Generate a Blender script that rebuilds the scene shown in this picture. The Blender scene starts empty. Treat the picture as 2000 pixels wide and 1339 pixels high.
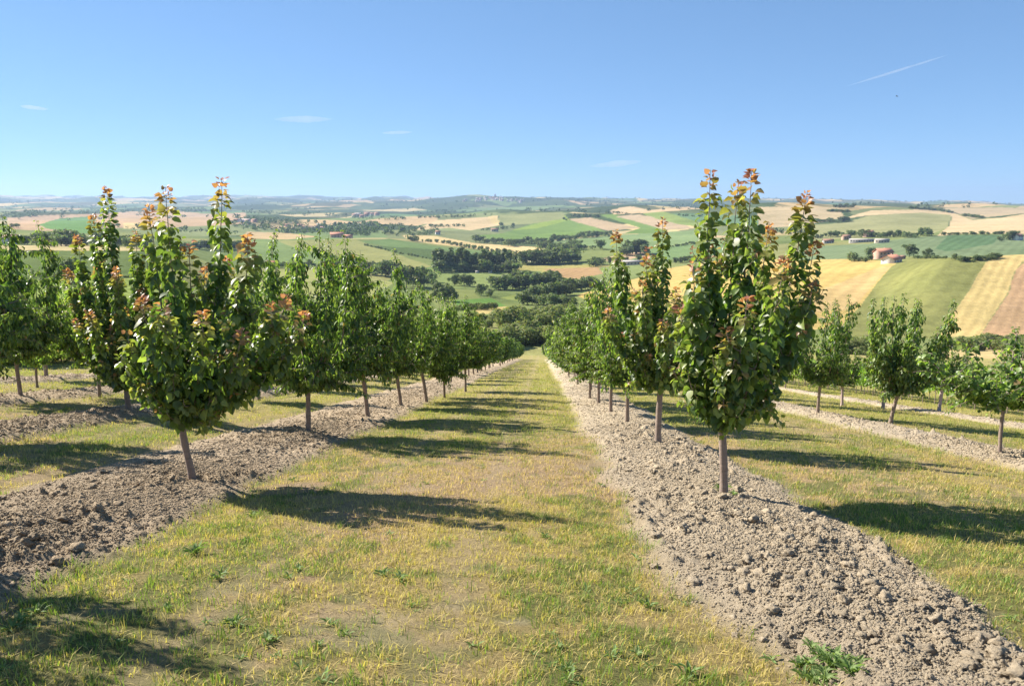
import bpy, math
import numpy as np
from math import radians as R, sin, cos, tan, pi
from mathutils import Vector

# ------------------------------------------------------------------ camera, sky, sun, exposure
S = bpy.context.scene
PITCH = R(10.05); FPX = 1525.0            # camera pitch; focal length in pixels of a 2000 px wide frame
cam_d = bpy.data.cameras.new('camera'); cam = bpy.data.objects.new('camera', cam_d)
S.collection.objects.link(cam); S.camera = cam
cam_d.sensor_width = 36.0; cam_d.lens = 36.0 * FPX / 2000.0
cam_d.clip_start = 0.1; cam_d.clip_end = 90000
cam.location = (0, 0, 0); cam.rotation_euler = (pi / 2 - PITCH, 0, 0)

SUN_EL, SUN_AZ = R(36), R(-62)            # azimuth from +Y towards +X: left and a little ahead
W = bpy.data.worlds.new('World'); S.world = W; W.use_nodes = True
nt = W.node_tree; bg = nt.nodes['Background']
sky = nt.nodes.new('ShaderNodeTexSky'); sky.sky_type = 'NISHITA'; sky.sun_disc = False
sky.sun_elevation = SUN_EL; sky.sun_rotation = SUN_AZ
sky.altitude = 250; sky.air_density = 0.6; sky.dust_density = 0.0; sky.ozone_density = 4.5
def _vm(op, a, v):
    k = nt.nodes.new('ShaderNodeVectorMath'); k.operation = op; nt.links.new(a, k.inputs[0]); k.inputs[1].default_value = v; return k.outputs[0]
_g = nt.nodes.new('ShaderNodeGamma'); _g.inputs[1].default_value = 0.56      # a softly graded summer sky
nt.links.new(_vm('MULTIPLY', sky.outputs[0], (.132, .132, .132)), _g.inputs[0])
nt.links.new(_vm('MULTIPLY', _g.outputs[0], (2.58, 3.62, 4.6)), bg.inputs[0]); bg.inputs[1].default_value = 0.1
sd = bpy.data.lights.new('sun', 'SUN'); sun = bpy.data.objects.new('sun', sd); S.collection.objects.link(sun)
sd.energy = 5.0; sd.angle = R(0.5); sd.color = (1.0, 0.93, 0.82)
SUN_DIR = Vector((sin(SUN_AZ) * cos(SUN_EL), cos(SUN_AZ) * cos(SUN_EL), sin(SUN_EL)))
sun.rotation_euler = SUN_DIR.to_track_quat('Z', 'Y').to_euler()
S.view_settings.view_transform = 'Standard'; S.view_settings.look = 'None'
S.view_settings.exposure = 1.2; S.view_settings.gamma = 1
S.cycles.use_denoising = True
S.cycles.max_bounces = 6; S.cycles.transparent_max_bounces = 12; S.cycles.volume_bounces = 0

# ------------------------------------------------------------------ numpy helpers
def _h(ix, iy, seed):
    n = (ix.astype(np.int64) * 374761393 + iy.astype(np.int64) * 668265263 + seed * 1274126177) & 0x7fffffff
    n = ((n ^ (n >> 13)) * 1274126177) & 0x7fffffff
    n = ((n ^ (n >> 15)) * 2246822519) & 0x7fffffff
    return ((n ^ (n >> 16)) & 0xffff) / 65535.0
def vnoise(x, y, seed=0):
    ix = np.floor(x); iy = np.floor(y); fx = x - ix; fy = y - iy
    ux = fx * fx * (3 - 2 * fx); uy = fy * fy * (3 - 2 * fy)
    a = _h(ix, iy, seed); b = _h(ix + 1, iy, seed); c = _h(ix, iy + 1, seed); d = _h(ix + 1, iy + 1, seed)
    return (a * (1 - ux) + b * ux) * (1 - uy) + (c * (1 - ux) + d * ux) * uy
def fbm(x, y, octv=4, seed=0):
    s = 0; a = .5; t = 0
    for o in range(octv):
        s = s + a * vnoise(x * 2 ** o + 17.3 * o, y * 2 ** o - 9.1 * o, seed + o); t += a; a *= .5
    return s / t
def worley(x, y, seed=0):
    ix = np.floor(x); iy = np.floor(y); best = np.full(np.shape(x), 9.0); bid = np.zeros(np.shape(x))
    for dx in (-1, 0, 1):
        for dy in (-1, 0, 1):
            cx = ix + dx; cy = iy + dy
            d = (cx + _h(cx, cy, seed) - x) ** 2 + (cy + _h(cx, cy, seed + 7) - y) ** 2
            m = d < best; best = np.where(m, d, best); bid = np.where(m, _h(cx, cy, seed + 13), bid)
    return np.sqrt(best), bid
def sstep(e0, e1, x):
    t = np.clip((x - e0) / (e1 - e0), 0, 1); return t * t * (3 - 2 * t)

def pxdir(px, py):                        # direction through a pixel of the 2000 x 1339 frame, scaled so that y = 1
    cx = (np.asarray(px, float) - 1000) / FPX; cy = -(np.asarray(py, float) - 669.5) / FPX
    wy = cos(PITCH) + cy * sin(PITCH); wz = -sin(PITCH) + cy * cos(PITCH)
    return cx / wy, wz / wy

# ------------------------------------------------------------------ terrain height
YAW = R(2.1)
def uv(x, y): return x * cos(YAW) - y * sin(YAW), x * sin(YAW) + y * cos(YAW)
def xy(u, v): return u * cos(YAW) + v * sin(YAW), -u * sin(YAW) + v * cos(YAW)
def orchard_z(u, v):
    w = u - 5
    k = -(u + 5.2)
    return -1.65 - 0.1877 * v - 0.06 * (np.sqrt(w * w + 9) + w) / 2 + 0.06 * 0.6 + .06 * (np.sqrt(k * k + 1) + k) / 2
YL = np.array([60, 100, 150, 200, 250, 330, 400, 480, 560, 700, 800, 1000, 1300, 1700, 2000, 2300, 2800, 3500, 4500, 6500, 9000, 13000.])
TAB = {   # frame column -> frame row on which the ground stands at each distance
 -500: [728, 668, 618, 580, 545, 500, 490, 488, 486, 478, 470, 460, 448, 438, 433, 428, 424, 418, 411, 400, 390, 380],
 0:    [726, 664, 612, 575, 540, 490, 481, 484, 483, 474, 466, 456, 447, 438, 433, 428, 423, 417, 410, 400, 391, 383],
 250:  [726, 668, 616, 580, 548, 500, 486, 486, 484, 476, 468, 458, 448, 438, 433, 428, 423, 417, 410, 401, 392, 385],
 500:  [726, 710, 660, 632, 612, 585, 568, 553, 540, 518, 504, 474, 455, 446, 440, 433, 425, 418, 411, 401, 392, 386],
 750:  [726, 712, 702, 664, 640, 610, 592, 574, 557, 532, 516, 486, 461, 447, 440, 432, 424, 418, 410, 398, 390, 388],
 930:  [726, 712, 702, 668, 644, 615, 598, 582, 567, 540, 524, 499, 471, 453, 442, 432, 423, 417, 409, 386, 390, 390],
 1050: [726, 712, 702, 672, 648, 620, 603, 588, 571, 544, 526, 503, 479, 458, 442, 426, 416, 416, 408, 391, 390, 391],
 1250: [728, 714, 702, 670, 642, 612, 592, 575, 560, 536, 520, 498, 476, 450, 434, 420, 408, 410, 405, 395, 392, 392],
 1500: [748, 722, 698, 672, 652, 625, 590, 560, 542, 518, 505, 485, 460, 432, 412, 404, 403, 405, 403, 397, 394, 394],
 1700: [765, 730, 702, 685, 672, 645, 602, 556, 518, 500, 487, 470, 452, 426, 412, 404, 405, 406, 404, 399, 396, 396],
 1850: [772, 738, 706, 692, 680, 655, 578, 504, 502, 500, 484, 463, 449, 428, 416, 410, 409, 409, 406, 401, 398, 398],
 2000: [780, 742, 710, 694, 682, 658, 575, 500, 497, 497, 482, 466, 442, 424, 418, 414, 412, 412, 409, 404, 402, 401],
 2500: [790, 750, 715, 698, 684, 660, 575, 500, 497, 497, 482, 466, 442, 424, 418, 414, 412, 412, 409, 404, 402, 401]}
_cols = sorted(TAB); _ca = np.array([pxdir(c, 560)[0] for c in _cols])
_ct = np.array([pxdir(np.full(len(YL), 1000), np.array(TAB[c]))[1] for c in _cols])
def pchip(x, Y, xq):                      # Y: (..., n) along last axis
    h = np.diff(x); d = np.diff(Y) / h
    m = np.zeros_like(Y); m[..., 0] = d[..., 0]; m[..., -1] = d[..., -1]
    p = d[..., :-1] * d[..., 1:]; hm = 2 * d[..., :-1] * d[..., 1:] / (d[..., :-1] + d[..., 1:] + 1e-30)
    m[..., 1:-1] = np.where(p > 0, hm, 0)
    i = np.clip(np.searchsorted(x, xq) - 1, 0, len(x) - 2); t = np.clip((xq - x[i]) / h[i], 0, 1)
    a = 2 * t ** 3 - 3 * t ** 2 + 1; b = t ** 3 - 2 * t ** 2 + t; c = -2 * t ** 3 + 3 * t ** 2; e = t ** 3 - t ** 2
    return a * Y[..., i] + b * h[i] * m[..., i] + c * Y[..., i + 1] + e * h[i] * m[..., i + 1]
GS = np.linspace(math.log(60), math.log(13000), 500); GA = np.linspace(_ca[0], _ca[-1], 300)
_g = pchip(np.log(YL), _ct, GS)
GRID = pchip(_ca, np.ascontiguousarray(_g.T), GA).T     # (a, s)
def table_z(x, y):
    y = np.maximum(y, 61); a = np.clip(x / y, GA[0], GA[-1] - 1e-6); s = np.clip(np.log(y), GS[0], GS[-1] - 1e-6)
    fa = (a - GA[0]) / (GA[1] - GA[0]); fs = (s - GS[0]) / (GS[1] - GS[0])
    i = np.clip(fa.astype(int), 0, len(GA) - 2); j = np.clip(fs.astype(int), 0, len(GS) - 2); fa = fa - i; fs = fs - j
    t = (GRID[i, j] * (1 - fa) + GRID[i + 1, j] * fa) * (1 - fs) + (GRID[i, j + 1] * (1 - fa) + GRID[i + 1, j + 1] * fa) * fs
    z = t * y
    k = sstep(300, 2500, y)
    z = z + sstep(500, 1300, y) * (1 - .6 * sstep(2500, 4500, y)) * 0.025 * y * (fbm(x / 420, y / 520, 3, 5) - .5) + sstep(1200, 4500, y) * .0085 * y * (fbm(x / 900 + 3, y / 1300, 3, 9) - .5)
    z = z + sstep(160, 260, y) * (1 - k) * 1.2 * (fbm(x / 45, y / 45, 3, 31) - .5)
    return z
def ground_z(x, y):
    x = np.asarray(x, float); y = np.asarray(y, float)
    u, v = uv(x, y)
    vend = 78 + 72 * sstep(-12, -7, u) * (1 - sstep(6, 14, u))
    w = sstep(.92, 1.4, v / vend)
    return orchard_z(u, v) * (1 - w) + table_z(x, y) * w
_MS = np.exp(np.linspace(math.log(3), math.log(12900), 2600))
def at(px, py):                           # where the ray through a frame point first meets the ground
    px = np.atleast_1d(np.asarray(px, float)); py = np.atleast_1d(np.asarray(py, float)); out = []
    for p, q in zip(px, py):
        a, t = pxdir(p, q); z = ground_z(a * _MS, _MS); below = np.nonzero(t * _MS < z)[0]
        if len(below) == 0: y = 12500.
        else:
            k = below[0]
            if k == 0: y = _MS[0]
            else:
                d0 = t * _MS[k - 1] - z[k - 1]; d1 = t * _MS[k] - z[k]; y = _MS[k - 1] + (_MS[k] - _MS[k - 1]) * d0 / (d0 - d1)
        out.append((a * y, y, float(ground_z(a * y, y))))
    return np.array(out)

# ------------------------------------------------------------------ mesh helpers
def mesh_np(name, co, faces, mats, col=None, attrs=None, matidx=None, smooth=False):
    """co (n,3); faces: (m,k) array or a list of such arrays"""
    fl = faces if isinstance(faces, list) else [faces]
    me = bpy.data.meshes.new(name); co = np.asarray(co, np.float32)
    me.vertices.add(len(co)); me.vertices.foreach_set('co', co.ravel())
    loops = np.concatenate([f.ravel() for f in fl]).astype(np.int32)
    tot = np.concatenate([np.full(len(f), f.shape[1]) for f in fl]).astype(np.int32)
    st = np.concatenate([[0], np.cumsum(tot)[:-1]]).astype(np.int32)
    me.loops.add(len(loops)); me.loops.foreach_set('vertex_index', loops)
    me.polygons.add(len(tot)); me.polygons.foreach_set('loop_start', st); me.polygons.foreach_set('loop_total', tot)
    if smooth: me.polygons.foreach_set('use_smooth', np.ones(len(tot), bool))
    if matidx is not None: me.polygons.foreach_set('material_index', np.asarray(matidx, np.int32))
    for m in (mats if isinstance(mats, (list, tuple)) else [mats]): me.materials.append(m)
    me.update(calc_edges=True)
    if col is not None:
        a = me.attributes.new('Col', 'FLOAT_COLOR', 'POINT'); c = np.ones((len(co), 4), np.float32); c[:, :3] = col
        a.data.foreach_set('color', c.ravel())
    for k, v in (attrs or {}).items():
        a = me.attributes.new(k, 'FLOAT', 'POINT'); a.data.foreach_set('value', np.asarray(v, np.float32))
    return me
def put(name, me, parent=None, loc=(0, 0, 0)):
    o = bpy.data.objects.new(name, me); S.collection.objects.link(o); o.location = loc
    if parent: o.parent = parent
    return o
def tag(o, label=None, cat=None, group=None, kind=None):
    for k, v in (('label', label), ('category', cat), ('group', group), ('kind', kind)):
        if v: o[k] = v
    return o
def thing(name, label, cat, loc=(0, 0, 0), rz=0, group=None, sc=1.0):
    o = bpy.data.objects.new(name, None); S.collection.objects.link(o); o.location = loc; o.rotation_euler = (0, 0, rz)
    o.scale = (sc, sc, sc) if np.isscalar(sc) else sc
    o.empty_display_size = .2
    return tag(o, label, cat, group)
class Geo:                                 # gathers shapes into one mesh
    def __init__(s): s.v = []; s.f = {}; s.c = []; s.n = 0
    def add(s, v, f, c=None):
        v = np.asarray(v, float); s.v.append(v)
        for q in (f if isinstance(f, list) else [f]):
            q = np.asarray(q); s.f.setdefault(q.shape[1], []).append(q + s.n)
        s.c.append(np.broadcast_to(np.asarray(c if c is not None else (1, 1, 1), float), (len(v), 3))); s.n += len(v)
    def mesh(s, name, mats, smooth=False):
        return mesh_np(name, np.concatenate(s.v), [np.concatenate(q) for q in s.f.values()], mats, np.concatenate(s.c), smooth=smooth)
    def box(s, x0, x1, y0, y1, z0, z1, c=None):
        v = [(x, y, z) for z in (z0, z1) for y in (y0, y1) for x in (x0, x1)]
        s.add(v, np.array([(0, 2, 3, 1), (4, 5, 7, 6), (0, 1, 5, 4), (2, 6, 7, 3), (0, 4, 6, 2), (1, 3, 7, 5)]), c)
    def tube(s, pts, rad, sides=7, c=None, knob=0, rng=None):
        pts = np.asarray(pts, float); rad = np.broadcast_to(rad, (len(pts),)).astype(float)
        tg = np.gradient(pts, axis=0); tg /= np.linalg.norm(tg, axis=1)[:, None] + 1e-9
        ref = np.array([1., .13, .07]) if abs(tg[0, 0]) < .8 else np.array([0, 1., 0])
        a = np.cross(tg, ref); a /= np.linalg.norm(a, axis=1)[:, None]; b = np.cross(tg, a)
        an = np.arange(sides) * 2 * pi / sides
        rr = rad[:, None] * np.ones(sides)
        if knob: rr = rr * (1 + knob * (rng.random(rr.shape) - .5))
        v = pts[:, None] + rr[:, :, None] * (np.cos(an)[None, :, None] * a[:, None] + np.sin(an)[None, :, None] * b[:, None])
        i = np.arange(len(pts) - 1)[:, None] * sides; k = np.arange(sides)[None]; k2 = (k + 1) % sides
        f = np.stack([i + k, i + k2, i + sides + k2, i + sides + k], -1).reshape(-1, 4)
        s.add(v.reshape(-1, 3), f, c)

# ------------------------------------------------------------------ materials
def mat(name):
    m = bpy.data.materials.new(name); m.use_nodes = True; n = m.node_tree
    return m, n, n.nodes['Principled BSDF'], n.links.new
def noise(n, scale, detail=4, rough=.6, co=None, typ='ShaderNodeTexNoise'):
    t = n.nodes.new(typ); t.inputs['Scale'].default_value = scale
    if 'Detail' in t.inputs: t.inputs['Detail'].default_value = detail
    if 'Roughness' in t.inputs: t.inputs['Roughness'].default_value = rough
    if co is not None: n.links.new(co, t.inputs['Vector'])
    return t
def ramp(n, fac, stops):
    r = n.nodes.new('ShaderNodeValToRGB'); n.links.new(fac, r.inputs[0])
    while len(r.color_ramp.elements) < len(stops): r.color_ramp.elements.new(.5)
    for e, (p, c) in zip(r.color_ramp.elements, stops):
        e.position = p; e.color = (*c, 1) if not np.isscalar(c) else (c, c, c, 1)
    return r.outputs[0]
def mixc(n, typ, fac, a, b):
    m = n.nodes.new('ShaderNodeMix'); m.data_type = 'RGBA'; m.blend_type = typ
    for s, v in ((m.inputs[0], fac), (m.inputs[6], a), (m.inputs[7], b)):
        if hasattr(v, 'is_output'): n.links.new(v, s)
        elif np.isscalar(v): s.default_value = v
        else: s.default_value = (*v, 1)
    return m.outputs[2]
def mth(n, op, a, b=0.0, c=None):
    m = n.nodes.new('ShaderNodeMath'); m.operation = op
    for s, v in zip(m.inputs, (a, b, c)):
        if v is None: continue
        if hasattr(v, 'is_output'): n.links.new(v, s)
        else: s.default_value = v
    return m.outputs[0]
def attr(n, name):
    a = n.nodes.new('ShaderNodeAttribute'); a.attribute_name = name; return a
def objco(n): return n.nodes.new('ShaderNodeTexCoord').outputs['Object']
def bump(n, b, h, strength, dist):
    k = n.nodes.new('ShaderNodeBump'); k.inputs['Strength'].default_value = strength; k.inputs['Distance'].default_value = dist
    n.links.new(h, k.inputs['Height']); n.links.new(k.outputs[0], b.inputs['Normal'])
def leaf_mat(name, rough=.38, trans=.4, spec=.5):
    m, n, b, L = mat(name); a = attr(n, 'Col'); nz = noise(n, 30, 3, .6, objco(n))
    c = mixc(n, 'MULTIPLY', 1.0, a.outputs['Color'], ramp(n, nz.outputs[0], [(.3, .82), (.7, 1.12)]))
    L(c, b.inputs['Base Color']); b.inputs['Roughness'].default_value = rough; b.inputs['Specular IOR Level'].default_value = spec
    t = n.nodes.new('ShaderNodeBsdfTranslucent'); L(mixc(n, 'MULTIPLY', 1.0, c, (1.5, 1.7, .65)), t.inputs[0])
    x = n.nodes.new('ShaderNodeMixShader'); x.inputs[0].default_value = trans
    L(b.outputs[0], x.inputs[1]); L(t.outputs[0], x.inputs[2]); L(x.outputs[0], n.nodes['Material Output'].inputs[0])
    return m
def plain(name, c, rough=.8, var=.25, scale=3.0, bmp=0):
    m, n, b, L = mat(name); nz = noise(n, scale, 6, .65, objco(n))
    L(mixc(n, 'MULTIPLY', 1.0, c, ramp(n, nz.outputs[0], [(.25, 1 - var), (.75, 1 + var)])), b.inputs['Base Color'])
    b.inputs['Roughness'].default_value = rough
    if bmp: bump(n, b, nz.outputs[0], 1.0, bmp)
    return m
M = {}
M['leaf'] = leaf_mat('fruit_tree_leaf', .4, .47); M['grass'] = leaf_mat('grass_blade', .6, .35, .25)
M['woods'] = leaf_mat('woodland_leaf', .6, .35, .2); M['vine'] = leaf_mat('vine_leaf', .45, .58, .4)
def bark(name, c1, c2, c3):
    m, n, b, L = mat(name); co = objco(n)
    mp = n.nodes.new('ShaderNodeMapping'); mp.inputs['Scale'].default_value = (14, 14, 46); L(co, mp.inputs[0])
    nz = noise(n, 1.0, 6, .7, mp.outputs[0]); n2 = noise(n, 5, 4, .6, co)
    c = mixc(n, 'MIX', ramp(n, n2.outputs[0], [(.4, 0.), (.62, 1.)]), ramp(n, nz.outputs[0], [(.3, c1), (.65, c2)]), c3)
    L(c, b.inputs['Base Color']); b.inputs['Roughness'].default_value = .85; bump(n, b, nz.outputs[0], .9, .006); return m
M['bark'] = bark('fruit_tree_bark', (.13, .095, .075), (.34, .26, .21), (.26, .20, .165))
M['bark_pale'] = bark('pale_tree_bark', (.12, .09, .07), (.36, .29, .23), (.30, .26, .21))
M['bark_lime'] = bark('limewashed_bark', (.30, .20, .19), (.62, .50, .47), (.48, .36, .34))
M['bark_wood'] = plain('woodland_bark', (.09, .07, .05))
M['soil'] = plain('clod_soil', (.385, .31, .225), .95, .22, 9, .02)
M['fruit'] = plain('apricot_skin', (.62, .50, .12), .5, .2, 20)

# ------------------------------------------------------------------ orchard layout
ROWS = [-4.3, -8.8, -12.1, -15.4, 1.95, 8.2, 14.2]      # lateral position of each tree row
ROWEND = {-4.3: 150, 1.95: 150, -8.8: 74, -12.1: 42, -15.4: 32, 8.2: 74, 14.2: 74}
def ridge(u, v):                          # tilled strip: mound height, and how bare it is
    hgt = 0; soil = 0
    wob = .28 * (fbm(v * .5, u * .15, 3, 40) - .5) + .16 * (vnoise(v * 2.3, u * .3, 44) - .5)
    for r in ROWS:
        c = r + .15 * (1 - sstep(3.4, 5.2, v)) if r == 1.95 else r - (.25 if r == -4.3 else 0)
        d = np.abs(u - c + (fbm(v * .12 + r, v * 0, 2, 50) - .5) * .3) + wob
        hw = 1.28 if r == -4.3 else (1.06 - .30 * (1 - sstep(3.6, 5.6, v)) if r == 1.95 else (.92 if r == 8.2 else .72))
        k = 1 - sstep(hw - .28, hw + .12, d); k = k * (1 - sstep(-3, 1, v - ROWEND[r]))
        hgt = hgt + k * (.03 + .06 * np.exp(-(d / .62) ** 2)) - .03 * np.exp(-((d - hw) / .2) ** 2); soil = np.maximum(soil, k)
    return hgt, soil
def track(u, v):                          # faint wheel tracks along the lanes
    t = 0
    for c in (-1.25, 5.1, -6.7): t = t + np.exp(-((np.abs(u - c + .25 * (fbm(v * .15, v * 0 + c, 2, 171) - .5)) - .72) / .2) ** 2)
    return np.clip(t, 0, 1) * (.4 + .9 * fbm(u * 2, v * .5, 3, 173))
def surf_z(x, y):                          # detailed orchard surface
    u, v = uv(x, y); h, s = ridge(u, v)
    near = 1 - sstep(35, 80, v)
    f1 = fbm(u * 2.4, v * 2.4, 4, 70); f2 = fbm(u * 9 + 1.5 * f1, v * 9, 4, 71); f3 = fbm(u * 26, v * 26, 3, 75)
    patch = .3 + 1.2 * sstep(.35, .7, fbm(u * .8, v * .8, 2, 61))
    cl = .10 * (f1 - .5) + (.075 * (f2 - .5) * np.abs(f2 - .5) * 6 + .030 * (f3 - .5)) * patch
    gr = .07 * (fbm(u * .55, v * .55, 3, 80) - .5) + .022 * (fbm(u * 5, v * 5, 3, 90) - .5)
    return ground_z(x, y) + h + near * (s * cl + (1 - s) * gr), s

# ------------------------------------------------------------------ orchard ground sheet
def make_near():
    NA, NV = 1050, 820
    a = np.linspace(-1.15, 1.15, NA); vv = np.exp(np.linspace(math.log(2.6), math.log(176), NV)) - 2.0
    A, V = np.meshgrid(a, vv); X = A * (V + 2.0); Y = V
    z, s = surf_z(X, Y)
    u, v = uv(X, Y)
    # ground colours: dry and green sward, bare tilled soil
    dry = fbm(u * .45, v * .22, 4, 101); fine = fbm(u * 3.1, v * 3.1, 3, 107); far = sstep(6, 26, v)
    g = np.array([.15, .165, .05]); yel = np.array([.36, .275, .12]); brn = np.array([.37, .26, .16])
    k1 = sstep(.42, .62, dry * .7 + fine * .3)[..., None]
    c = yel * (1 - k1) + brn * k1
    k2 = sstep(.45, .58, fbm(u * .7 + 9, v * .4, 4, 113) * .65 + .35 * vnoise(u * 5, v * 5, 117))[..., None]
    c = c * (1 - k2 * .8) + g * k2 * .8
    lane = np.array([.33, .30, .085]); c = c * (1 - .6 * far[..., None]) + lane * .6 * far[..., None]
    trk = track(u, v)[..., None]; c = c * (1 - .45 * trk) + np.array([.40, .31, .185]) * .45 * trk
    edge = (sstep(.02, .3, s) * (1 - sstep(.5, .95, s)))[..., None]
    bare = .5 * sstep(.70, .86, fbm(u * 1.4, v * 1.4, 4, 127))[..., None] * (1 - far[..., None])
    soil = np.array([.52, .425, .30]) * (.84 + .32 * fbm(u * 1.1, v * 1.1, 4, 131))[..., None]
    # left strips: browner earth, with their weaker light put into the colour
    soil = soil * (np.array([.88, .84, .81]) * (u < -1)[..., None] + np.array([1.0, 1.0, 1.0]) * (u >= -1)[..., None])
    c = c * (1 - .75 * bare) + soil * .75 * bare
    c = c * (1 - s[..., None]) + soil * s[..., None]
    # beyond the rows: rough meadow
    i = np.arange(NV - 1)[:, None] * NA + np.arange(NA - 1)[None]
    f = np.stack([i, i + 1, i + NA + 1, i + NA], -1).reshape(-1, 4)
    m, n, b, L = mat('orchard_ground'); co = objco(n); ca = attr(n, 'Col'); sa = attr(n, 'soil')
    n1 = noise(n, 30, 9, .8, co); n2 = noise(n, 150, 4, .7, co)
    gcol = ramp(n, n1.outputs[0], [(.28, (.55, .55, .50)), (.5, (1., 1., 1.)), (.72, (1.45, 1.38, 1.3))])
    scol = ramp(n, n1.outputs[0], [(.28, (.74, .72, .70)), (.5, (1., 1., 1.)), (.72, (1.14, 1.14, 1.14))])
    c0 = mixc(n, 'MULTIPLY', 1.0, ca.outputs['Color'], mixc(n, 'MIX', sa.outputs['Fac'], gcol, scol))
    c1 = mixc(n, 'MULTIPLY', 1.0, c0, ramp(n, n2.outputs[0], [(.3, .78), (.7, 1.2)]))
    L(c1, b.inputs['Base Color']); b.inputs['Roughness'].default_value = .95; b.inputs['Specular IOR Level'].default_value = .15
    hh = mth(n, 'ADD', n1.outputs[0], mth(n, 'MULTIPLY', n2.outputs[0], .35)); bump(n, b, hh, 1.0, .045)
    me = mesh_np('orchard_ground', np.stack([X, Y, z], -1).reshape(-1, 3), f, m, c.reshape(-1, 3), {'soil': s.ravel()}, smooth=True)
    return tag(put('orchard_ground', me), 'grass lanes and tilled soil strips of the sloping orchard', 'ground', kind='structure')
make_near()

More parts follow.
